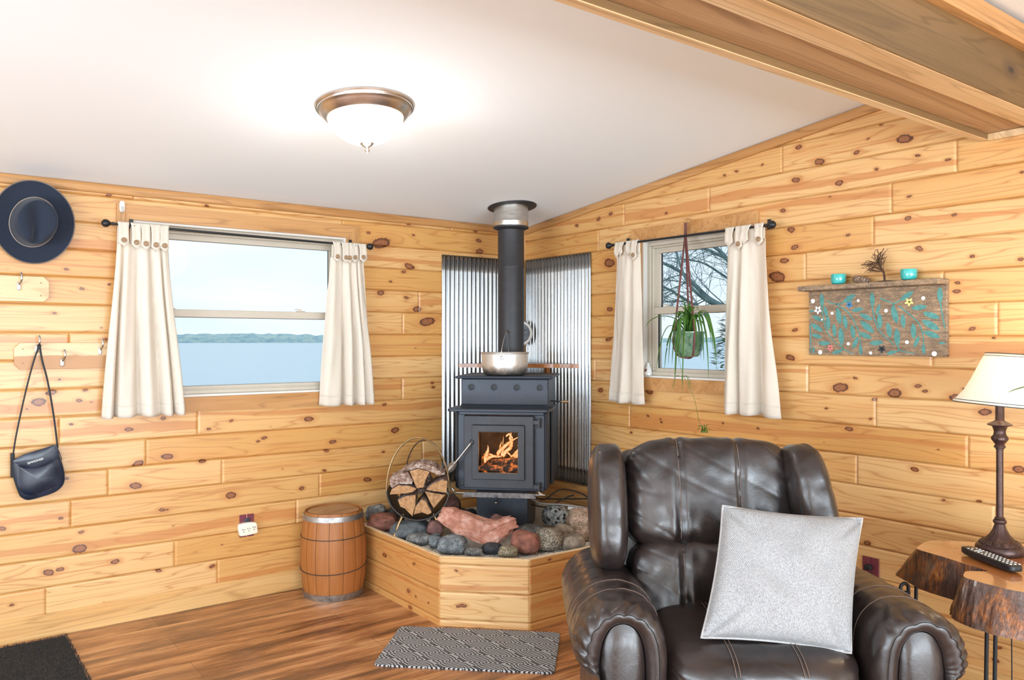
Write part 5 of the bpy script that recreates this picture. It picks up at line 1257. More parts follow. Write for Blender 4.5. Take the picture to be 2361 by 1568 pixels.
# ------------------------------------------------------------------ log holder and logs
LX, LY = cw(-.533, 4.60); LZ = .617; LF = frame((LX, LY, LZ), R_(-34))
M_BRASS = plain('aged_brass', (.36, .25, .13), .36, .9, var=.3)
M_IRON = plain('worn_iron', (.085, .075, .07), .45, .7, var=.3)
t_ = thing('log_holder', 'round metal log holder with hoop handles full of firewood, left of the stove', 'log holder', frame((LX, LY, .34), R_(-34)))
Rr = .176
m = MB(); NA = 40
def shell(u, v):
    a = R_(182) + R_(176) * u; return (Rr * math.cos(a), -.10 + .34 * v, Rr * math.sin(a))
m.grid(NA, 6, shell); m.build('sling', M_IRON, t_, LF, solid=.004)
MB().tube([(Rr * math.cos(a), -.10, Rr * math.sin(a)) for a in [R_(180 + 180 * i / 40) for i in range(41)]], .0045, 8).build('front_rim', M_IRON, t_, LF)
MB().tube([(Rr * math.cos(a), -.10, -.01 + .298 * math.sin(a)) for a in [R_(180 * i / 40) for i in range(41)]], .0048, 8).build('front_handle', M_BRASS, t_, LF)
MB().tube([(.02 + .115 * math.cos(a), .23, .02 + .215 * math.sin(a)) for a in [R_(180 * i / 40) for i in range(41)]], .007, 8, flat=(.5, 1)).build('rear_handle', M_IRON, t_, LF)
for sx_ in (-1, 1):
    for yy in (-.06, .18):
        m = MB(); m.tube([(sx_ * .085, yy, -.150), (sx_ * .11, yy - .01, -.20), (sx_ * .125, yy - .02, -.245), (sx_ * .14, yy - .03, -.275)], [.006, .007, .008, .010], 8)
        m.build('foot', M_BRASS, t_, LF)
t = NT('split_log_end', .85); v = t.coord((55, 20, 55)); n = t.noise(v, 1, 6, .8); n2 = t.noise(t.coord((300, 40, 110)), 1, 3, .7)
t.color(t.mix(t.math('MULTIPLY', n2, .5), t.ramp(n, [(.3, (.14, .07, .03)), (.46, (.42, .22, .095)), (.58, (.60, .35, .17)), (.72, (.74, .52, .30))]), (.30, .15, .07))); t.bump(n2, .4, .004); M_LOGE = t.m
t = NT('shaggy_bark', .95); v = t.coord((40, 8, 60)); n = t.noise(v, 1, 6, .75); t.color(t.ramp(n, [(.34, (.07, .04, .03)), (.46, (.30, .18, .13)), (.56, (.52, .40, .34)), (.66, (.78, .72, .66))])); t.bump(n, .9, .012); M_BARK = t.m
LOGS = [('split log wedge pointing down at the top centre of the log holder', [(510, 640), (640, 600), (820, 650), (760, 760), (720, 890), (620, 900), (590, 840)]),
        ('flat split log at the left of the log holder', [(205, 990), (230, 920), (330, 850), (500, 860), (615, 905), (560, 955), (440, 975)]),
        ('split log at the upper right of the log holder', [(770, 910), (880, 820), (1010, 770), (1095, 785), (1080, 965), (900, 940)]),
        ('split log wedge pointing down at the lower right of the log holder', [(750, 960), (1060, 1010), (1035, 1040), (880, 1215), (830, 1130)]),
        ('split log with crumbly bark at the lower left of the log holder', [(330, 1080), (450, 1020), (600, 1000), (600, 1140), (555, 1330), (440, 1210), (370, 1180)]),
        ('jagged split log at the bottom of the log holder', [(700, 1070), (760, 1090), (850, 1270), (800, 1300), (700, 1265), (580, 1295), (600, 1180)]),
        ('log with silvery shaggy bark at the upper left of the log holder', [(200, 750), (350, 685), (480, 655), (560, 780), (545, 838), (330, 835), (235, 895), (205, 850)]),
        ('curved slab of bark topping the firewood in the log holder', [(390, 625), (560, 545), (700, 522), (880, 565), (990, 655), (1060, 690), (960, 718), (830, 645), (640, 592), (500, 630)])]
LOGS.append(('added log darkening the gap behind the front wedges in the log holder', [(470, 900), (520, 800), (640, 760), (780, 800), (830, 930), (770, 1060), (640, 1100), (510, 1040)]))  # extra log added behind so gaps between the wedges look dark
for i, (lab, pp) in enumerate(LOGS):
    P = [((X - 640) * .000362, -(Y - 913) * .000362) for X, Y in pp]
    cx_ = sum(p[0] for p in P) / len(P); cz_ = sum(p[1] for p in P) / len(P)
    C = []
    for k in range(len(P)):
        a, b = P[k], P[(k + 1) % len(P)]
        for q in range(5):
            f = q / 5; jx = .0035 * nz3(k * 3 + q, i, 0); jz = .0035 * nz3(k * 3 + q, i, 7); C.append((a[0] * (1 - f) + b[0] * f + jx, a[1] * (1 - f) + b[1] * f + jz))
    yf = -.095 - .012 * (i % 3) + (.02 if i == 7 else 0); yb = .235 - .02 * (i % 2); yf, yb = (.10, .235) if i == 8 else (yf, .095); m = MB(); n = len(C); K = 12
    for k in range(K + 1):
        yy = yf + (yb - yf) * k / K
        for q, c in enumerate(C):
            s_ = 1 + .04 * nz3(q * .4, k * .6, i); m.v.append((cx_ + (c[0] - cx_) * s_, yy + (.004 * nz3(c[0] * 90, c[1] * 90, i) if k == 0 else 0), cz_ + (c[1] - cz_) * s_))
    m.cur = 1
    for k in range(K):
        for q in range(n): m.f.append((k * n + q, k * n + (q + 1) % n, (k + 1) * n + (q + 1) % n, (k + 1) * n + q)); m.mi.append(1)
    m.f.append(tuple(range(n))[::-1]); m.mi.append(0 if i < 6 else 1); m.f.append(tuple(K * n + q for q in range(n))); m.mi.append(0)
    o = m.build('firewood_log', [M_LOGE, M_BARK], None, LF, angle=40); tag(o, lab, 'log', 'firewood in the log holder')
    me = o.data; T = LF @ Matrix.Translation((cx_, 0, cz_ - .02)); me.transform(T.inverted()); o.matrix_world = T
# ------------------------------------------------------------------ barrel
t = NT('orange_staves', .5); v = t.coord((60, 60, 2.2)); n = t.noise(v, 1, 4, .6); at = t.attr('tone'); n2 = t.noise(t.coord((4, 4, 3)), 2, 4, .6)
b = t.mix(n, (.26, .085, .017), (.45, .175, .042)); b = t.mix(t.math('MULTIPLY', at, .45), b, (.34, .11, .03)); b = t.mix(t.math('MULTIPLY', t.ramp(n2, [(.55, 0.), (.8, 1.)]), .5), b, (.22, .08, .03)); t.color(b); t.bump(n, .2, .003); M_STAVE = t.m
M_HOOP = plain('zinc_hoop', (.34, .33, .32), .45, .85, var=.35, scale=30)
BX, BY = -1.562, -.215
t_ = thing('barrel', 'orange wooden barrel with zinc hoops between the left wall and the hearth box', 'barrel', frame((BX, BY, 0), .3))
Bf = frame((BX, BY, 0), .3)
pr = lambda z: .160 + .026 * (1 - ((z - .235) / .25) ** 2) if z < .485 else .16
ns = 15; m = MB(); tn = []
rg = random.Random(2)
ang = [0]
for k in range(ns): ang.append(ang[-1] + rg.uniform(.7, 1.3))
ang = [a / ang[-1] * 2 * math.pi for a in ang]
for k in range(ns):
    a0, a1 = ang[k] + .006, ang[k + 1] - .006; tv = rg.random(); K = 14; Q = 6; st = len(m.v)
    for j in range(K + 1):
        z = .004 + .478 * j / K
        for q in range(Q + 1):
            a = a0 + (a1 - a0) * q / Q; e = .0018 if q in (0, Q) else 0; r = pr(z) - e; m.v.append((r * math.cos(a), r * math.sin(a), z)); tn.append(tv)
    for j in range(K):
        for q in range(Q): m.f.append((st + j * (Q + 1) + q, st + j * (Q + 1) + q + 1, st + (j + 1) * (Q + 1) + q + 1, st + (j + 1) * (Q + 1) + q)); m.mi.append(0)
st = len(m.v); m.lathe([(pr(.01) - .006, .004), (pr(.24) - .008, .24), (pr(.48) - .010, .482), (pr(.48) - .002, .484)], 48); tn += [.9] * (len(m.v) - st)
o = m.build('staves', M_STAVE, t_, Bf, angle=30); a_ = o.data.attributes.new('tone', 'FLOAT', 'POINT'); a_.data.foreach_set('value', tn[:len(o.data.vertices)])
for z0_, z1_ in ((.0, .036), (.438, .468)):
    r0, r1 = pr(z0_) + .002, pr(z1_) + .002
    MB().lathe([(r0, z0_), (r0 + .002, z0_ + .001), (r1 + .002, z1_ - .001), (r1, z1_)], 56).build('hoop', M_HOOP, t_, Bf)
for z_, tl in ((.348, .006), (.168, .016)):
    MB().tube([((pr(z_) + .002) * math.cos(a), (pr(z_) + .002) * math.sin(a), z_ + tl * math.sin(a + 1.2)) for a in [2 * math.pi * i / 64 for i in range(64)]], .0025, 6, closed=True).build('wire_band', M_IRON, t_, Bf)
MB().lathe([(0, .478), (.145, .478), (.149, .470)], 40).build('lid', wood('weathered_lid', (.50, .30, .15), (.33, .18, .08), axis=0, knots=False, rough=.6), t_, Bf)

# ------------------------------------------------------------------ mats
t = NT('key_pattern_mat', .9); c = t.new('ShaderNodeTexCoord'); mpn = t.new('ShaderNodeMapping'); t.put(mpn.inputs[0], c.outputs['Object']); mpn.inputs['Rotation'].default_value = (0, 0, R_(45)); mpn.inputs['Scale'].default_value = (1 / .118, 1 / .118, 1)
sx = t.new('ShaderNodeSeparateXYZ'); t.put(sx.inputs[0], mpn.outputs[0])
def cell(s): return t.math('SUBTRACT', t.math('FRACT', t.math('ADD', s, 50.)), .5)
u_, v_ = cell(sx.outputs[0]), cell(sx.outputs[1])
mxn = t.math('MAXIMUM', t.math('ABSOLUTE', u_), t.math('ABSOLUTE', v_))
stp = t.math('GREATER_THAN', t.math('ADD', u_, t.math('MULTIPLY', v_, .0)), 0.)
fr_ = t.math('FRACT', t.math('ADD', t.math('MULTIPLY', mxn, 8.), t.math('MULTIPLY', stp, .5)))
k_ = t.ramp(fr_, [(.40, 1.), (.50, 0.), (.93, 0.), (1., 1.)])
sp = t.noise(t.coord(), 420, 3, .8)
lt = t.ramp(sp, [(.28, (.16, .16, .17)), (.50, (.50, .51, .53)), (.7, (.74, .75, .76))])
t.color(t.mix(k_, lt, (.018, .018, .02))); t.bump(sp, .6, .003); M_MAT1 = t.m
def rrect(hx, hy, r, n=8):
    P = []
    for (cx_, cy_, a0) in ((hx - r, hy - r, 0), (-hx + r, hy - r, 90), (-hx + r, -hy + r, 180), (hx - r, -hy + r, 270)):
        for i in range(n + 1): a = R_(a0 + 90 * i / n); P.append((cx_ + r * math.cos(a), cy_ + r * math.sin(a)))
    return P
def matmesh(P, z0, z1):
    n = len(P); return MB().add([(x, y, z0) for x, y in P] + [(x, y, z1 - .002) for x, y in P] + [(x * .994, y * .992, z1) for x, y in P],
        [tuple(range(n))[::-1], tuple(range(2 * n, 3 * n))] + [(i, (i + 1) % n, (i + 1) % n + n, i + n) for i in range(n)] + [(i + n, (i + 1) % n + n, (i + 1) % n + 2 * n, i + 2 * n) for i in range(n)])
mc = Matrix.Translation((-1.401, -1.393, .0)) @ Matrix.Rotation(R_(-43.5), 4, 'Z')
o = matmesh(rrect(.405, .244, .03), .0005, .008).build('floor_mat', M_MAT1, None, smooth=False); o.matrix_world = mc; WORLD[o.name] = mc
tag(o, 'black and grey mat with a Greek key pattern on the floor before the hearth box', 'mat')
t = NT('charcoal_shag', .95); v = t.coord(); n = t.noise(v, 330, 3, .8); t.color(t.ramp(n, [(.35, (.010, .009, .009)), (.52, (.055, .050, .047)), (.68, (.20, .185, .17))])); t.bump(n, 1., .008); M_SHAG = t.m
m = MB(); rg = random.Random(6)
m.box(-4.1, -2.905, -1.25, -.075, .0005, .010)
for k in range(15000):
    x = -4.0 + 1.105 * rg.random() ** .6; y = -.07 - 1.0 * rg.random(); 
    if x < -3.35: continue
    h = rg.uniform(.008, .016); dx_, dy_ = rg.uniform(-.006, .006), rg.uniform(-.006, .006); r = .0016
    m.add([(x - r, y - r, .008), (x + r, y - r, .008), (x, y + r, .008), (x + dx_, y + dy_, .008 + h)], [(0, 1, 3), (1, 2, 3), (2, 0, 3)])
o = m.build('shag_mat', M_SHAG, None, smooth=False); tag(o, 'charcoal shaggy mat on the floor along the left wall under the bag', 'mat')
# ------------------------------------------------------------------ leather recliner
t = NT('brown_leather', .30); v = t.coord(); n = t.noise(v, 5, 5, .6, .4); fine = t.noise(v, 230, 3, .6); cre = t.noise(t.coord((1, 1, 1)), 16, 6, .75, 1.2)
t.color(t.mix(t.ramp(n, [(.35, 0.), (.7, 1.)]), (.014, .0100, .0095), (.037, .0235, .0205)))
t.put(t.b.inputs['Roughness'], t.ramp(n, [(.3, .26), (.7, .40)]))
hh = t.math('ADD', t.math('MULTIPLY', fine, .12), t.ramp(cre, [(.44, 0.), (.5, 1.), (.56, 0.)]))
t.bump(t.math('MULTIPLY', hh, .5), .16, .003)
t.b.inputs['Coat Weight'].default_value = .35; t.b.inputs['Coat Roughness'].default_value = .22
M_LTH = t.m
M_STITCH = plain('tan_stitching', (.20, .13, .10), .6, var=.3, scale=300)
M_SEAM = plain('dark_seam', (.008, .005, .005), .6)
CHX, CHY = cw(.755, 2.75); FC = frame((CHX, CHY, 0), R_(-38))
RC = thing('recliner', 'dark brown leather recliner with rolled arms in the right foreground', 'armchair', FC)
def stitch(m, P, r=.0012, dash=None): m.tube(P, r, 5)
SEC = [(-.122, .05), (-.128, .25), (-.132, .42), (-.134, .53), (-.118, .61), (-.075, .660), (-.01, .682), (.06, .668), (.115, .625), (.142, .565), (.140, .512), (.112, .482), (.078, .475), (.070, .40), (.070, .20), (.070, .05)]
PAN = [(-.066, .05), (-.066, .25), (-.066, .40), (-.065, .50), (-.056, .565), (-.033, .605), (0, .618), (.033, .605), (.056, .565), (.064, .52), (.066, .50), (.066, .48), (.066, .46), (.066, .40), (.066, .20), (.066, .05)]
def dens(P, n=9):
    return [(p.x, p.z) for p in spline([(a, 0, b) for a, b in P], n)]
SECD, PAND = dens(SEC), dens(PAN); NP = len(SECD)
def arm(sg, cx_, y_f, seed, dz):
    """sg=-1 viewer's left arm, +1 right; outward = sg"""
    ys = []
    yb = .42
    for k in range(64): ys.append(('s', yb + (y_f + .05 - yb) * (k / 63)))
    rings = []
    def wr(i, y, amt):
        f = i / (NP - 1); top = smooth(.22, .36, f) * (1 - smooth(.74, .84, f)); side = smooth(.1, .3, f) * (1 - smooth(.80, .9, f))
        g = math.exp(-abs(y - (y_f + .015)) / .055)
        pleat = abs(math.sin(f * 62 + 3.2 * nz3(f * 5, y * 7, seed) + seed)) ** .8
        cr_ = nz3(f * 3 + seed, y * 26 + 1.2 * math.sin(f * 7), seed) * 1.0
        r2 = abs(nz3(f * 5, y * 16 + f * 5, seed + 9))
        return amt * (top * (g * (-.012) * (1 - pleat) * 1.5) + side * (.0035 * cr_ - .006 * max(0, .22 - r2) * 4 * .5))
    def ring(y, w, S=SECD, sc=1.0):
        out = []
        for i, (a, z) in enumerate(S):
            b, zp = PAND[i]; A = a * (1 - w) + b * w; Z = z * (1 - w) + zp * w
            t_ = smooth(.35, .6, z); sl = (y - y_f) * -.055 * t_ + dz * t_
            cxs, czs = 0, .5; dx_, dz_ = A - cxs, Z - czs; l = math.hypot(dx_, dz_) + 1e-6; d = wr(i, y, 1 - w)
            # softness: the pad swells a little in the middle of its length
            sw = .006 * math.sin(math.pi * clamp((y - y_f) / .8)) * smooth(.4, .6, z)
            out.append((cx_ + sg * (A + dx_ / l * (d + sw)), y, Z + dz_ / l * (d + sw) + sl))
        return out
    for _, y in ys: rings.append(ring(y, 0))
    for (dy, w) in ((.035, .03), (.02, .09), (.008, .20), (0, .34), (-.004, .50), (-.003, .66), (.004, .82), (.014, .93), (.026, 1.0), (.045, 1.0)):
        rings.append(ring(y_f + dy, w))
    m = MB()
    for r in rings: m.v += r
    for k in range(len(rings) - 1):
        for i in range(NP - 1): m.f.append((k * NP + i, k * NP + i + 1, (k + 1) * NP + i + 1, (k + 1) * NP + i)); m.mi.append(0)
    m.f.append(tuple(range(NP))); m.mi.append(0)
    a_ = m.build('armrest', M_LTH, RC, FC, angle=75)
    # bulging front panel
    pm = MB(); N = NP; K = 8; cxp = 0; czp = .36
    for k in range(K + 1):
        f = k / K; s_ = 1 - f
        for i in range(N):
            b, zp = PAND[i]; pm.v.append((cx_ + sg * (b * s_ * .985), y_f + .022 - .030 * math.sin(f * math.pi / 2) ** .6, (zp - .002 - czp) * s_ + czp + dz * smooth(.35, .6, zp) * s_))
    for k in range(K):
        for i in range(N - 1): pm.f.append((k * N + i, k * N + i + 1, (k + 1) * N + i + 1, (k + 1) * N + i)); pm.mi.append(0)
        pm.f.append((k * N + N - 1, k * N, (k + 1) * N, (k + 1) * N + N - 1)); pm.mi.append(0)
    pm.build('front_panel', M_LTH, a_, FC, angle=70)
    m = MB(); rr = ring(y_f - .004, .42); m.tube([(p[0], p[1] - .001, p[2]) for p in rr[10:-6]], .0013, 5)
    m.build('seam', M_SEAM, a_, FC)
    m = MB()
    for yy in (y_f + .17, y_f + .285): rr = ring(yy, 0); m.tube([Vector(p) + Vector((sg * .0, 0, .0008)) for p in rr[22:90]], .0010, 5)
    m.build('stitching', M_STITCH, a_, FC)
arm(-1, -.422, -.425, 3, .0)
arm(1, .440, -.44, 8, -.012)
def wrinkle(scale, amt, seed, axis=2):
    def f(v, h):
        q = Vector((v[0], v[1], v[2])) * scale; return amt * (noise.noise(q + Vector((seed, 0, 0))) + .5 * noise.noise(q * 2.3 + Vector((0, seed, 0))))
    return f
TILT = R_(-14)
def cushion(name, c, h, p, n, tilt, disp, parent=RC, mat=None, ry=0.):
    M = FC @ Matrix.Translation(c) @ Matrix.Rotation(ry, 4, 'Y') @ Matrix.Rotation(tilt, 4, 'X')
    return MB().rbox(h, p, n, disp, M=Matrix.Identity(4)).build(name, mat or M_LTH, parent, M, angle=75), M
def mk(hx, hy, hz, seams=(), amt=.006, seed=1, sc=6., radial=0., crown=0., puff_=0.):
    def f(v):
        x, y, z = v
        k = amt * noise.noise(Vector((x * sc + seed, y * sc, z * sc))) + amt * .5 * noise.noise(Vector((x * sc * 3 + seed, y * sc * 3, z * sc * 3)))
        # soft diagonal creases
        cr_ = noise.noise(Vector((x * 5 + z * 9 + seed, z * 3, seed))); k -= .0016 * math.exp(-(cr_ / .05) ** 2)
        front = smooth(0, hy * .6, -y); top = smooth(0, hz * .7, z)
        for s_ in seams: k -= .009 * math.exp(-((x - s_) / .009) ** 2)
        for s_ in seams: k += .003 * math.exp(-((abs(x - s_) - .025) / .015) ** 2)
        g = 1 + k / max(hx, hz)
        # gathers near the edges
        e = smooth(.75, 1.0, max(abs(x) / hx, abs(z) / hz)); k2 = .0035 * e * math.sin(z * 130 + x * 90 + 4 * noise.noise(Vector((x * 9, z * 9, seed))))
        return Vector((x * g, y * (1 + (k + k2) / hy) , z * g + crown * (1 - (x / hx) ** 2) * smooth(0, hz, z)))
    return f
bx_ = -.045
b1, MB1 = cushion('back_cushion', (bx_, .205, .885), (.305, .125, .200), 4.2, 56, TILT, mk(.305, .125, .200, (-.115, .10), .008, 4, crown=.004))
b2, MB2 = cushion('lumbar_cushion', (bx_ + .005, .130, .58), (.300, .120, .160), 4.5, 50, TILT, mk(.3, .12, .16, (-.115, .10), .010, 9))
st_, MS = cushion('seat_cushion', (0, -.185, .445), (.300, .285, .105), 3.6, 56, R_(3), lambda v: (lambda w: Vector((w[0], w[1], w[2])))(mk(.3, .285, .105, (), .007, 13)(v)))
# groove lines of the seat are stitched tubes
def surf_line(o, M, x_, axis='back', off=.0):
    """follow the cushion surface at x = x_ from its mesh (front or top side)"""
    Mi = M.inverted(); P = []
    for v in o.data.vertices:
        p = Mi @ (WORLD[o.name] @ v.co)
        if abs(p.x - x_) < .012: P.append(p)
    return P
def front_line(x_, o, M, z0_, z1_, n=22):
    Mi = (M.inverted() @ WORLD[o.name]); pts = [Mi @ v.co for v in o.data.vertices]; pts = [p for p in pts if abs(p.x - x_) < .03]
    out = []
    for k in range(n + 1):
        z = z0_ + (z1_ - z0_) * k / n; c = [p for p in pts if abs(p.z - z) < .014 and p.y < 0]
        if c: y = min(p.y * 1.0 for p in sorted(c, key=lambda q: abs(q.x - x_) + abs(q.z - z))[:2]); out.append(M @ Vector((x_, y - .0005, z)))
    return out
for (o, M, zz) in ((b1, MB1, (-.16, .185)), (b2, MB2, (-.12, .12))):
    m = MB()
    for x_ in (-.115, .10):
        P = front_line(x_, o, M, *zz)
        if len(P) > 3: m.tube(spline(P, 3), .0011, 5)
    m.build('stitching', M_STITCH, o, Matrix.Identity(4))
m = MB()
for x_ in (-.105, -.093, .090, .102):
    P = []
    for k in range(30):
        a = math.pi * (.16 + .72 * k / 29)   # over the front edge and top
        ca, sa = math.cos(a), math.sin(a); l = (abs(ca) ** 3.6 + abs(sa) ** 3.6) ** (1 / 3.6)
        P.append(MS @ Vector((x_, -.285 * ca / l * -1 * -1 * 1.004 if False else -.285 * ca / l * 1.002, .105 * sa / l * 1.012)))
    m.tube(P[:26], .0011, 5)
m.build('stitching', M_STITCH, st_, Matrix.Identity(4))
cushion('wing', (-.412, .150, .850), (.066, .165, .225), 3.4, 34, TILT, mk(.066, .165, .225, (), .005, 21, 9.))
cushion('wing', (.308, .150, .850), (.074, .165, .225), 3.4, 34, TILT, mk(.074, .165, .225, (), .005, 27, 9.), ry=R_(-9))
m = MB(); m.box(-.40, .40, .24, .43, .06, .55, .03); m.box(-.31, .31, -.38, .30, .10, .36, .02); m.build('base_frame', M_LTH, RC, FC)
M_ = FC @ Matrix.Translation((bx_, .30, .72)) @ Matrix.Rotation(TILT, 4, 'X')
MB().rbox((.36, .09, .32), 6, 20).build('back_shell', M_LTH, RC, M_)
cushion('footrest', (0, -.435, .25), (.295, .05, .155), 5, 24, 0, mk(.295, .05, .155, (), .004, 33))

# ------------------------------------------------------------------ throw pillow
t = NT('grey_woven_cloth', .9); v = t.coord(); sx = t.new('ShaderNodeSeparateXYZ'); t.put(sx.inputs[0], v)
w1 = t.math('MULTIPLY', t.math('SINE', t.math('MULTIPLY', sx.outputs[0], 1150.)), t.math('SINE', t.math('MULTIPLY', sx.outputs[2], 1000.)))
n = t.noise(t.coord((420, 420, 160)), 1, 3, .7); n2 = t.noise(v, 9, 3)
b = t.mix(t.ramp(n, [(.35, 0.), (.6, 1.)]), (.18, .18, .185), (.44, .44, .45)); b = t.mix(t.math('MULTIPLY', n2, .3), b, (.50, .495, .50)); b = t.mix(t.math('MULTIPLY', t.ramp(w1, [(-.2, 1.), (.3, 0.)]), .25), b, (.25, .23, .22))
t.color(b); t.bump(w1, .45, .003); M_PIL = t.m
px_, py_ = cw(.850, 2.50)
MP = Matrix.Translation((px_, py_, .715)) @ Matrix.Rotation(R_(-39), 4, 'Z') @ Matrix.Rotation(R_(-27), 4, 'X') @ Matrix.Rotation(R_(5), 4, 'Y') @ Matrix(((1, 0, .17, 0), (0, 1, 0, 0), (0, 0, 1, 0), (0, 0, 0, 1)))
PL = thing('throw_pillow', 'light grey woven throw pillow leaning in the leather recliner', 'pillow', frame((px_, py_, .55), R_(-40)))
HW, HH, HT = .221, .207, .088
def pil(sgn):
    def fn(u, v):
        u = u * 2 - 1; v = v * 2 - 1
        e = max(0., (1 - abs(u) ** 2.6)) * max(0., (1 - abs(v) ** 2.6))
        x = HW * u * (1 - .055 * (1 - v * v)); z = HH * v * (1 - .055 * (1 - u * u))
        th = HT * e ** .42
        th += (.014 * nz3(u * 2.2, v * 2.2, 3 + sgn) + .004 * math.sin((u + v) * 7) * 2.2 * math.exp(-((u - v) / .8) ** 2) * (1 - abs(u))) * e ** .3
        # dents that pull from the corners
        th -= .016 * math.exp(-((abs(u) - abs(v)) / .10) ** 2) * smooth(.45, .85, abs(u)) * (1 - smooth(.93, 1, abs(u)))
        return (x, sgn * -th, z)
    return fn
m = MB(); m.grid(70, 70, pil(1)); k0 = len(m.v); m.grid(70, 70, lambda u, v: pil(-1)(1 - u, v))
pc_ = m.build('cover', M_PIL, PL, MP, angle=80)
P = []
for k in range(160):
    f = k / 40; s_ = int(f); q = (f - s_) * 2 - 1
    u, v = [(q, -1), (1, q), (-q, 1), (-1, -q)][s_]
    P.append((HW * u * (1 - .055 * (1 - v * v)), 0, HH * v * (1 - .055 * (1 - u * u))))
MB().tube(P, .0042, 8, closed=True).build('piping', plain('grey_piping', (.40, .385, .375), .8, var=.2, scale=200), PL, MP)
# ------------------------------------------------------------------ stump side table
TB = [((-.549, -3.067), (-.507, -2.973)), ((-.579, -3.171), (-.592, -3.104)), ((-.609, -3.253), (-.618, -3.222)), ((-.629, -3.319), (-.640, -3.300)), ((-.646, -3.333), (-.655, -3.318)), ((-.695, -3.296), (-.722, -3.262)), ((-.735, -3.302), (-.769, -3.275)),
      ((-.768, -3.317), (-.82, -3.31)), ((-.783, -3.346), (-.844, -3.354)), ((-.796, -3.416), (-.86, -3.43)), ((-.792, -3.501), (-.845, -3.52)), ((-.73, -3.62), (-.77, -3.66)), ((-.60, -3.73), (-.62, -3.79)), ((-.42, -3.78), (-.42, -3.86)),
      ((-.24, -3.73), (-.20, -3.81)), ((-.13, -3.58), (-.07, -3.64)), ((-.10, -3.40), (-.05, -3.42)), ((-.142, -3.259), (-.09, -3.22)), ((-.258, -3.145), (-.19, -3.06)), ((-.319, -3.067), (-.27, -2.98)), ((-.385, -3.023), (-.34, -2.93)), ((-.459, -3.029), (-.444, -2.931)), ((-.525, -3.045), (-.485, -2.945))]
TT = thing('stump_table', 'side table made of a lobed varnished tree stump slab on black iron legs', 'side table', frame((-.45, -3.4, 0)))
top = spline([(a[0], a[1], .682) for a, b in TB], 14, True); bot = spline([(b[0], b[1], .55) for a, b in TB], 14, True); n = len(top)
m = MB(); K = 16
for k in range(K + 1):
    f = k / K
    for i in range(n):
        p = top[i].lerp(bot[i], f ** .85); d = (bot[i] - top[i]); d.z = 0; d = d.normalized() if d.length > 1e-5 else Vector((0, 0, 0))
        r = (.007 * nz3(i * .16, f * .8, 3) + .004 * nz3(i * .45, f * 2., 7) + .0015 * nz3(i * 1.2, f * 6, 5)) * smooth(0, .12, f); m.v.append(tuple(p + d * r))
for k in range(K):
    for i in range(n): m.f.append((k * n + i, (k + 1) * n + i, (k + 1) * n + (i + 1) % n, k * n + (i + 1) % n)); m.mi.append(0)
t = NT('varnished_bark_edge', .22); v = t.coord((34, 34, 7)); a = t.noise(v, 1, 6, .72, .6); b_ = t.noise(t.coord((9, 9, 5)), 1.2, 4, .6); g_ = t.noise(t.coord((120, 120, 10)), 1, 4, .7)
c = t.ramp(a, [(.30, (.035, .018, .012)), (.46, (.16, .055, .018)), (.58, (.42, .13, .022)), (.72, (.62, .27, .07))])
c = t.mix(t.ramp(b_, [(.40, 1.), (.58, 0.)]), c, (.095, .045, .03)); c = t.mix(t.math('MULTIPLY', t.ramp(g_, [(.36, 1.), (.52, 0.)]), .7), c, (.03, .014, .01))
t.color(c); t.bump(g_, .7, .008); t.b.inputs['Coat Weight'].default_value = .9; t.b.inputs['Coat Roughness'].default_value = .08; M_TEDGE = t.m
m.build('bark_edge', M_TEDGE, TT, FL, angle=60)
t = NT('varnished_stump_top', .25); v = t.coord(); sx = t.new('ShaderNodeSeparateXYZ'); t.put(sx.inputs[0], v)
dxn = t.math('ADD', sx.outputs[0], 0.02); dyn = t.math('ADD', sx.outputs[1], .0)
rr = t.math('SQRT', t.math('ADD', t.math('MULTIPLY', dxn, dxn), t.math('MULTIPLY', dyn, dyn)))
wn = t.noise(v, 5, 4, .6, .5); rad = t.math('ADD', rr, t.math('MULTIPLY', wn, .10)); rings = t.math('PINGPONG', t.math('MULTIPLY', rad, 85.), .5)
b = t.ramp(t.math('MULTIPLY', rad, 2.), [(.22, (.36, .10, .025)), (.48, (.52, .19, .05)), (.62, (.60, .26, .09)), (.80, (.66, .36, .15))])
b = t.mix(t.math('MULTIPLY', t.ramp(rings, [(0, 1.), (.5, 0.)]), .22), b, (.25, .08, .02)); b = t.mix(t.math('MULTIPLY', t.ramp(t.noise(v, 14, 4), [(.5, 0.), (.7, 1.)]), .35), b, (.34, .12, .04))
t.color(b); t.b.inputs['Coat Weight'].default_value = .9; t.b.inputs['Coat Roughness'].default_value = .06; M_TTOP = t.m
m = MB(); m.add([tuple(p) for p in top], [tuple(range(n))]); m.add([tuple(p) for p in bot], [tuple(range(n))[::-1]])
m.build('slab_top', M_TTOP, TT, FL, smooth=False)
# crack at the left lobe
def bar(P, r=.0065): return MB().tube(P, r, 10)
for (x, y) in ((-.600, -3.345), (-.50, -3.03), (-.25, -3.62)):
    sx_ = 1 if x < -.4 else -1
    m = bar([(x, y, .555), (x - .004, y + .002, .30), (x - .008, y + .004, .006)]); m.v = m.v
    P = spline([(x - .028, y + .022, .008), (x - .026, y + .020, .30), (x - .024, y + .018, .505), (x - .026, y + .020, .535), (x - .040, y + .028, .542), (x - .050, y + .034, .527), (x - .044, y + .030, .510), (x - .020, y + .015, .508)], 6)
    m.tube(P, .0065, 10); m.build('leg', M_BLACK, TT, FL)
MB().tube(spline([(-.5, -3.36, .60), (-.545, -3.372, .54), (-.548, -3.374, .30), (-.545, -3.372, .02), (-.42, -3.40, .008)], 8), .0022, 6).build('lamp_cord', M_STRAP, TT, FL)

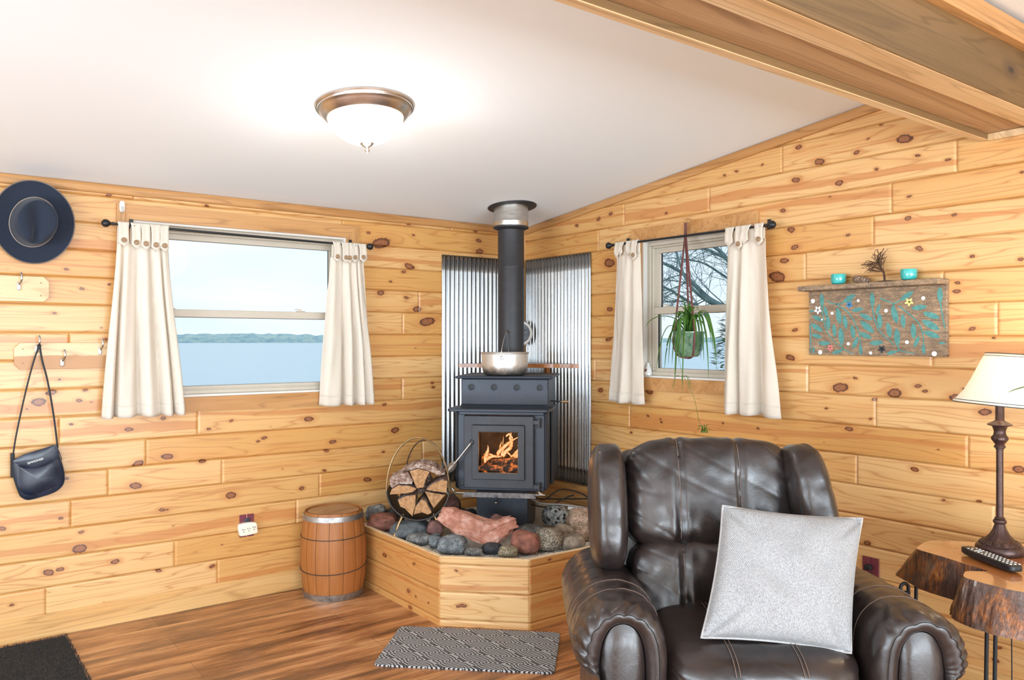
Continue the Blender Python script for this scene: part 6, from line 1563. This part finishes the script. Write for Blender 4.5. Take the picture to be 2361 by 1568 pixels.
# ------------------------------------------------------------------ table lamp
M_BRZ = plain('antique_bronze', (.075, .042, .036), .38, .6, var=.35, scale=40)
LXp, LYp, LB = -.358, -3.261, .683
LM = thing('table_lamp', 'lit bronze table lamp with a cream bell shade on the stump table', 'lamp', frame((LXp, LYp, LB)))
Lf = frame((LXp, LYp, LB))
MB().lathe([(0, 0), (.076, 0), (.079, .006), (.079, .020), (.074, .028), (.066, .031), (0, .031)], 48).build('foot', M_BRZ, LM, Lf)
MB().lathe([(.066, .030), (.060, .038), (.045, .050), (.031, .066), (.022, .084), (.017, .100), (.0155, .106)], 64, flute=lambda a, z: 1 + .05 * abs(math.sin(a * 8)) ** .6).build('bell_base', M_BRZ, LM, Lf)
m = MB()
for k in range(14):
    a = k * 2 * math.pi / 14
    m.rbox((.011, .003, .010), 2.5, 6, M=Matrix.Rotation(a, 4, 'Z') @ Matrix.Translation((0, -.060, .040)) @ Matrix.Rotation(R_(-52), 4, 'X'))
m.build('leaf_relief', M_BRZ, LM, Lf)
MB().lathe([(.0155, .104), (.0205, .107), (.0225, .113), (.0205, .119), (.016, .121), (.018, .125), (.0145, .129), (.0118, .131), (.0115, .372), (.0135, .374), (.0135, .379)], 32).build('pole', M_BRZ, LM, Lf)
MB().lathe([(.0135, .378), (.0185, .381), (.019, .385), (.0145, .392), (.018, .398), (.0265, .410), (.0265, .418), (.020, .427), (.0185, .440), (.024, .456), (.027, .459)], 48, flute=lambda a, z: 1 + .06 * abs(math.sin(a * 5)) * (1 if .395 < z < .43 else .3)).build('urn', M_BRZ, LM, Lf)
MB().lathe([(.024, .457), (.040, .462), (.0405, .465), (.028, .472), (.017, .478), (.0145, .482), (.0145, .56), (.010, .565), (.010, .60)], 40).build('neck', M_BRZ, LM, Lf)
t = NT('cream_shade', .8); t.color((.86, .82, .72)); t.b.inputs['Emission Color'].default_value = (1., .93, .78, 1); t.b.inputs['Emission Strength'].default_value = .22
trl = t.new('ShaderNodeBsdfTranslucent'); trl.inputs[0].default_value = (1, .93, .80, 1); ad = t.new('ShaderNodeMixShader'); ad.inputs[0].default_value = .35
t.put(ad.inputs[1], t.b.outputs[0]); t.put(ad.inputs[2], trl.outputs[0]); t.put(t.out.inputs[0], ad.outputs[0]); M_SHADE = t.m
shx, shy = .0575, -.0433
MS_ = Lf @ Matrix.Translation((shx, shy, .615)) @ Matrix.Rotation(R_(-37), 4, 'Z') @ Matrix.Rotation(R_(4.5), 4, 'Y')
sp_ = [(.213, -.085), (.196, -.068), (.176, -.040), (.157, 0), (.141, .04), (.127, .075), (.116, .100)]
flt = lambda a, z: 1 - .018 * abs(math.sin(a * 4 + .3)) ** 2
sh = MB().lathe(sp_, 96, flute=flt).build('lamp_shade', M_SHADE, LM, MS_, solid=.0015)
m = MB()
for (r, z) in ((.2135, -.0855), (.204, -.0765), (.1165, .100), (.1195, .090)):
    m.tube([(r * flt(a, 0) * math.cos(a) * 1.004, r * flt(a, 0) * math.sin(a) * 1.004, z) for a in [2 * math.pi * i / 96 for i in range(96)]], .0016, 6, closed=True)
m.build('black_trim', M_BLACK, sh, MS_)
m = MB()
for k in range(8):
    a0 = (math.pi * k - .3) / 4
    m.tube([(r * math.cos(a0) * 1.003, r * math.sin(a0) * 1.003, z) for r, z in sp_], .0009, 5)
m.build('shade_seams', plain('cream_seam', (.70, .64, .52), .8), sh, MS_)
m = MB()
for k in range(3):
    a0 = k * 2.094; m.tube([(0, 0, .085), (.116 * math.cos(a0), .116 * math.sin(a0), .098)], .0015, 6)
m.tube([(-.03, .0, -.03), (-.045, 0, .03), (0, 0, .085)], .0015, 6); m.build('shade_spider', M_BRASS, LM, MS_)
m = MB(); m.rbox((.024, .024, .034), 2.2, 14, c=(-.02, .01, .02)); 
t = NT('bulb', .3); t.b.inputs['Emission Color'].default_value = (1, .85, .6, 1); t.b.inputs['Emission Strength'].default_value = 6; M_BULB = t.m
m.build('bulb', M_BULB, LM, MS_)
d = bpy.data.lights.new('table_lamp_light', 'POINT'); d.energy = 4; d.color = (1, .80, .55); d.shadow_soft_size = .035
o = bpy.data.objects.new('table_lamp_light', d); COL.objects.link(o); o.location = (MS_ @ Vector((-.02, .01, .066)))

# ------------------------------------------------------------------ remote control
A_ = Vector((-.470, -3.168, .684)); B_ = Vector((-.622, -3.425, .684)); 
ang = math.atan2(B_.y - A_.y, B_.x - A_.x); mid = (A_ + B_) / 2 + Vector((.012, -.004, .014)); RM_ = Matrix.Translation(mid) @ Matrix.Rotation(ang, 4, 'Z')
LR = (B_ - A_).length / 2
RMT = thing('remote_control', 'black remote control with pale buttons on the stump table before the lamp', 'remote control', Matrix.Translation((mid.x, mid.y, .684)) @ Matrix.Rotation(ang, 4, 'Z'))
t = NT('remote_plastic', .35); t.color((.012, .012, .014))
def rd(v):
    f = v[0] / LR; w = 1 - .10 * smooth(-.2, -1, f); zz = v[2] + (.004 * smooth(-.4, -1, f)); return Vector((v[0], v[1] * w, zz if v[2] > 0 else v[2] * (1 - .35 * smooth(-.6, -1, f))))
MB().rbox((LR * .86, .0265, .0125), 6, 22, rd).build('casing', t.m, RMT, RM_)
m = MB(); rg = random.Random(4)
M_KEY = plain('pale_keys', (.66, .66, .64), .5, var=.05)
for i in range(13):
    for j in range(3):
        if i in (1, 2, 3) and j == 1: continue
        xx = -LR * .60 + i * LR * .115; yy = -.0155 + j * .0155; m.rbox((.0034, .0042, .0015), 3, 4, c=(xx, yy, .0133))
kb = m.build('buttons', M_KEY, RMT, RM_); kb['kind'] = 'stuff'
MB().lathe([(.008, .0125), (.008, .0142), (.0105, .0142), (.0105, .0125)], 20, c=(-LR * .60 + 2 * LR * .115, 0, 0)).build('dial_ring', M_KEY, RMT, RM_)

# ------------------------------------------------------------------ leaf entering from the right
t_ = thing('potted_plant', 'green pointed leaf tip crossing the lamp shade at the right edge', 'plant', frame((-.45, -3.75, 1.0)))
m = MB(); leaf(m, [(-.42, -3.72, 1.15), (-.50, -3.60, 1.27), (-.57, -3.50, 1.305), (-.625, -3.44, 1.298), (-.668, -3.405, 1.281)], .011)
leaf(m, [(-.42, -3.74, 1.15), (-.40, -3.86, 1.30), (-.38, -3.97, 1.30)], .010); leaf(m, [(-.42, -3.74, 1.15), (-.50, -3.82, 1.33), (-.60, -3.90, 1.36)], .010)
m.build('leaves', M_LEAF, t_, FL, angle=70)
MB().lathe([(0, 0), (.05, 0), (.065, .11), (.068, .115), (.062, .11), (0, .10)], 24, c=(-.42, -3.74, 1.03)).build('pot', M_POTG, t_, FL)
t2 = thing('plant_stand', 'slim iron plant stand beyond the right edge of the picture', 'stand', frame((-.42, -3.74, .683)))
m = MB(); m.lathe([(0, .683), (.06, .683), (.06, .69), (.012, .70), (.009, .72), (.009, 1.015), (.05, 1.022), (.05, 1.029), (0, 1.029)], 20, c=(-.42, -3.74, 0)); m.build('column', M_BLACK, t2, FL)
# ------------------------------------------------------------------ ceiling light
CL = Matrix.Translation((-2.009, -1.507, CEIL0 + CM * 1.507)) @ Matrix.Rotation(-math.atan(CM), 4, 'X')
t_ = thing('ceiling_light', 'lit flush ceiling light with a brushed metal ring and frosted glass bowl', 'ceiling light', frame((-2.009, -1.507, 2.23)))
t = NT('brushed_nickel', .30, 1.); v = t.coord((1, 1, 1)); t.color(t.mix(t.noise(v, 220, 2), (.46, .41, .38), (.66, .61, .57))); M_NICK = t.m
MB().lathe([(.203, .0), (.204, -.006), (.200, -.012), (.196, -.013), (.194, -.019), (.189, -.021), (.183, -.030), (.170, -.046), (.160, -.054), (.156, -.054), (.154, -.048)], 72).build('metal_pan', M_NICK, t_, CL)
t = NT('frosted_glass', .5); v = t.coord(); n = t.noise(v, 7, 2); t.color((.9, .86, .78))
t.b.inputs['Emission Color'].default_value = (1, .92, .78, 1); t.put(t.b.inputs['Emission Strength'], t.ramp(n, [(.35, .62), (.6, 1.05)])); M_BOWL = t.m
MB().lathe([(.157, -.050), (.155, -.060), (.143, -.085), (.122, -.112), (.096, -.134), (.066, -.149), (.034, -.157), (0, -.159)], 64).build('glass_bowl', M_BOWL, t_, CL)
MB().lathe([(0, -.153), (.026, -.156), (.028, -.160), (.020, -.168), (.010, -.172), (.0075, -.178), (.0105, -.184), (.0085, -.192), (.003, -.198), (0, -.199)], 24).build('finial', M_NICK, t_, CL)
d = bpy.data.lights.new('ceiling_light_light', 'POINT'); d.energy = 9; d.color = (1, .95, .88); d.shadow_soft_size = .16
o = bpy.data.objects.new('ceiling_light_light', d); COL.objects.link(o); o.location = CL @ Vector((0, 0, -.36))

# ------------------------------------------------------------------ outdoors: lake, far shore, tree, bank
t = NT('lake_water', .30); v = t.coord((.02, .12, 1)); n = t.noise(v, 1, 4, .6); t.color(t.mix(n, (.36, .55, .66), (.44, .62, .72))); t.bump(t.noise(t.coord((.6, 2.5, 1)), 1, 3), .15, .2); t.b.inputs['Specular IOR Level'].default_value = .3; M_LAKE = t.m
struct(MB().add([(-9000, 14, -4), (9000, 14, -4), (9000, 9000, -4), (-9000, 9000, -4), (6, -9000, -4), (9000, -9000, -4), (9000, 14, -4), (6, 14, -4)], [(0, 1, 2, 3), (4, 5, 6, 7)]).build('lake', M_LAKE, smooth=False))
struct(MB().box(-40, 14, -30, 16, -6, -3.4).build('bank', plain('grassy_bank', (.18, .22, .08), .95, var=.4, scale=2), smooth=False))
t = NT('far_forest', 1.); v = t.coord((.05, .05, .12)); n = t.noise(v, 1, 4, .7); t.color(t.ramp(n, [(.35, (.26, .42, .48)), (.5, (.38, .54, .57)), (.65, (.50, .62, .55))])); M_FOR = t.m  # distance haze painted into the forest colours
m = MB(); rg = random.Random(8)
path = [(-2500, 2600), (-400, 2300), (600, 2150), (1600, 2000), (2600, 1900), (3200, 1200), (3400, 200), (3300, -1500)]
C = spline([(x, y, 0) for x, y in path], 120); n = len(C)
for i, c in enumerate(C):
    hgt = 13 + 7 * nz3(i * .012, 0, 1) + 3.0 * nz3(i * .35, 3, 1) + 2.4 * rg.random() + max(0, 16 * nz3(i * .010 + 7, 5, 0)); d = Vector((c.x, c.y, 0)).normalized()
    for (dd, z) in ((0, -4), (12, -4 + hgt * .6), (40, -4 + hgt), (160, -4 + hgt * .9)): m.v.append((c.x + d.x * dd, c.y + d.y * dd, z))
for i in range(n - 1):
    for k in range(3): m.f.append((i * 4 + k, i * 4 + k + 1, (i + 1) * 4 + k + 1, (i + 1) * 4 + k)); m.mi.append(0)
o = m.build('far_forest', M_FOR, None, smooth=False); tag(o, 'hazy blue-green wooded shore across the lake', 'forest', kind='stuff')
# bare tree outside the right window
t = NT('lichen_bark', .9); v = t.coord((9, 9, 3)); t.color(t.ramp(t.noise(v, 2, 5, .7), [(.35, (.07, .13, .15)), (.6, (.20, .31, .33))])); M_TBARK = t.m
BT = thing('bare_tree', 'leafless tree with spreading branches outside the plant window', 'tree', frame((3.3, -.45, -3.4)))
trunk = spline([(3.3, -.45, -3.4), (3.25, -.35, -1), (3.1, -.25, .8), (3.0, -.1, 1.75), (3.05, -.2, 2.6), (3.2, -.3, 3.6)], 8)
MB().tube(trunk, [.17 - .10 * i / len(trunk) for i in range(len(trunk))], 14).build('trunk', M_TBARK, BT, FL)
LIM = [([(3.05, -.12, 1.50), (3.0, .296, 1.622), (3.0, .5, 1.742), (2.98, .769, 1.873), (3.0, .994, 2.04), (3.05, 1.229, 2.192), (3.0, 1.571, 2.358), (3.0, 2.1, 2.6)], .036, .011),
       ([(3.0, .600, 1.80), (2.9, .714, 1.84), (2.8, .88, 2.012), (2.85, 1.052, 2.247), (2.9, 1.169, 2.44), (2.9, 1.4, 2.75)], .020, .006),
       ([(3.05, -.15, 1.80), (3.1, .296, 1.98), (3.2, .5, 2.197), (3.2, .769, 2.314), (3.2, .994, 2.414), (3.2, 1.29, 2.488), (3.2, 1.7, 2.55)], .030, .006),
       ([(3.05, -.2, 1.95), (2.8, .2, 2.064), (2.7, .45, 2.334), (2.7, .7, 2.441), (2.7, .937, 2.539), (2.7, 1.3, 2.8)], .026, .006),
       ([(3.0, .80, 1.66), (3.2, .994, 1.738), (3.3, 1.169, 1.798), (3.3, 1.351, 1.897), (3.3, 1.571, 2.011), (3.3, 2.0, 2.2)], .022, .010),
       ([(3.05, -.1, 1.60), (3.3, .448, 1.86), (3.4, .714, 2.003), (3.4, .937, 2.149), (3.4, 1.229, 2.307), (3.4, 1.6, 2.379)], .022, .006)]
m = MB(); tw = MB(); rg = random.Random(17)
def twig(p, d, L, r, depth):
    P = [p]; q = p.copy(); dd = d.copy()
    for k in range(5):
        dd = (dd + Vector((rg.uniform(-.25, .25), rg.uniform(-.3, .3), rg.uniform(-.2, .25)))).normalized(); q = q + dd * L / 5; P.append(q.copy())
    tw.tube(P, [r * (1 - .75 * k / 5) for k in range(6)], 4)
    if depth:
        for k in (1, 2, 3, 4):
            if rg.random() < .85: twig(P[k], (dd + Vector((rg.uniform(-.5, .5), rg.uniform(-.9, .9), rg.uniform(-.8, .8)))).normalized(), L * .6, r * .55, depth - 1)
for P, r0, r1 in LIM:
    C = spline(P, 7); n = len(C); m.tube(C, [r0 + (r1 - r0) * i / n for i in range(n)], 10)
    for i in range(6, n, 3):
        d = (C[min(i + 1, n - 1)] - C[i - 1]).normalized()
        twig(C[i], (d * .6 + Vector((rg.uniform(-.3, .3), rg.uniform(-.2, .6), rg.uniform(-.7, .7)))).normalized(), rg.uniform(.3, .75), r1 * .55 + .001, 2)
m.build('limbs', M_TBARK, BT, FL); o = tw.build('twigs', M_TBARK, BT, FL); o['kind'] = 'stuff'
# bushy evergreen lower right outside the same window
t = NT('evergreen', .8); v = t.coord(); t.color(t.mix(t.noise(v, 9, 3), (.02, .06, .045), (.12, .20, .10))); M_EVG = t.m
EG = thing('evergreen_bush', 'dark evergreen growing low outside the plant window', 'bush', frame((5.2, 2.2, -3.4)))
MB().tube([(5.2, 2.2, -3.4), (5.2, 2.2, -1), (5.25, 2.2, 1.1)], [.12, .08, .03], 10).build('trunk', M_TBARK, EG, FL)
m = MB()
for k in range(2600):
    a = rg.uniform(0, 6.28); h = rg.random(); r = (1 - h) ** .8 * 1.05 * rg.random() ** .5 + .03; z = -3.2 + 4.95 * h - .25 * r; x, y = 5.2 + r * math.cos(a), .0 + 2.25 + r * math.sin(a) * .75
    d = Vector((math.cos(a), math.sin(a), rg.uniform(-.4, .3))).normalized() * rg.uniform(.06, .16); s_ = Vector((-d.y, d.x, rg.uniform(-.05, .05))) * .14
    p = Vector((x, y, z)); m.add([p, p + d * .5 + s_, p + d, p + d * .5 - s_], [(0, 1, 2, 3)])
m.build('foliage', M_EVG, EG, FL, smooth=False)
for o in list(S.objects):
    if o.type == 'MESH' and len(o.data.vertices) == 0: bpy.data.objects.remove(o)
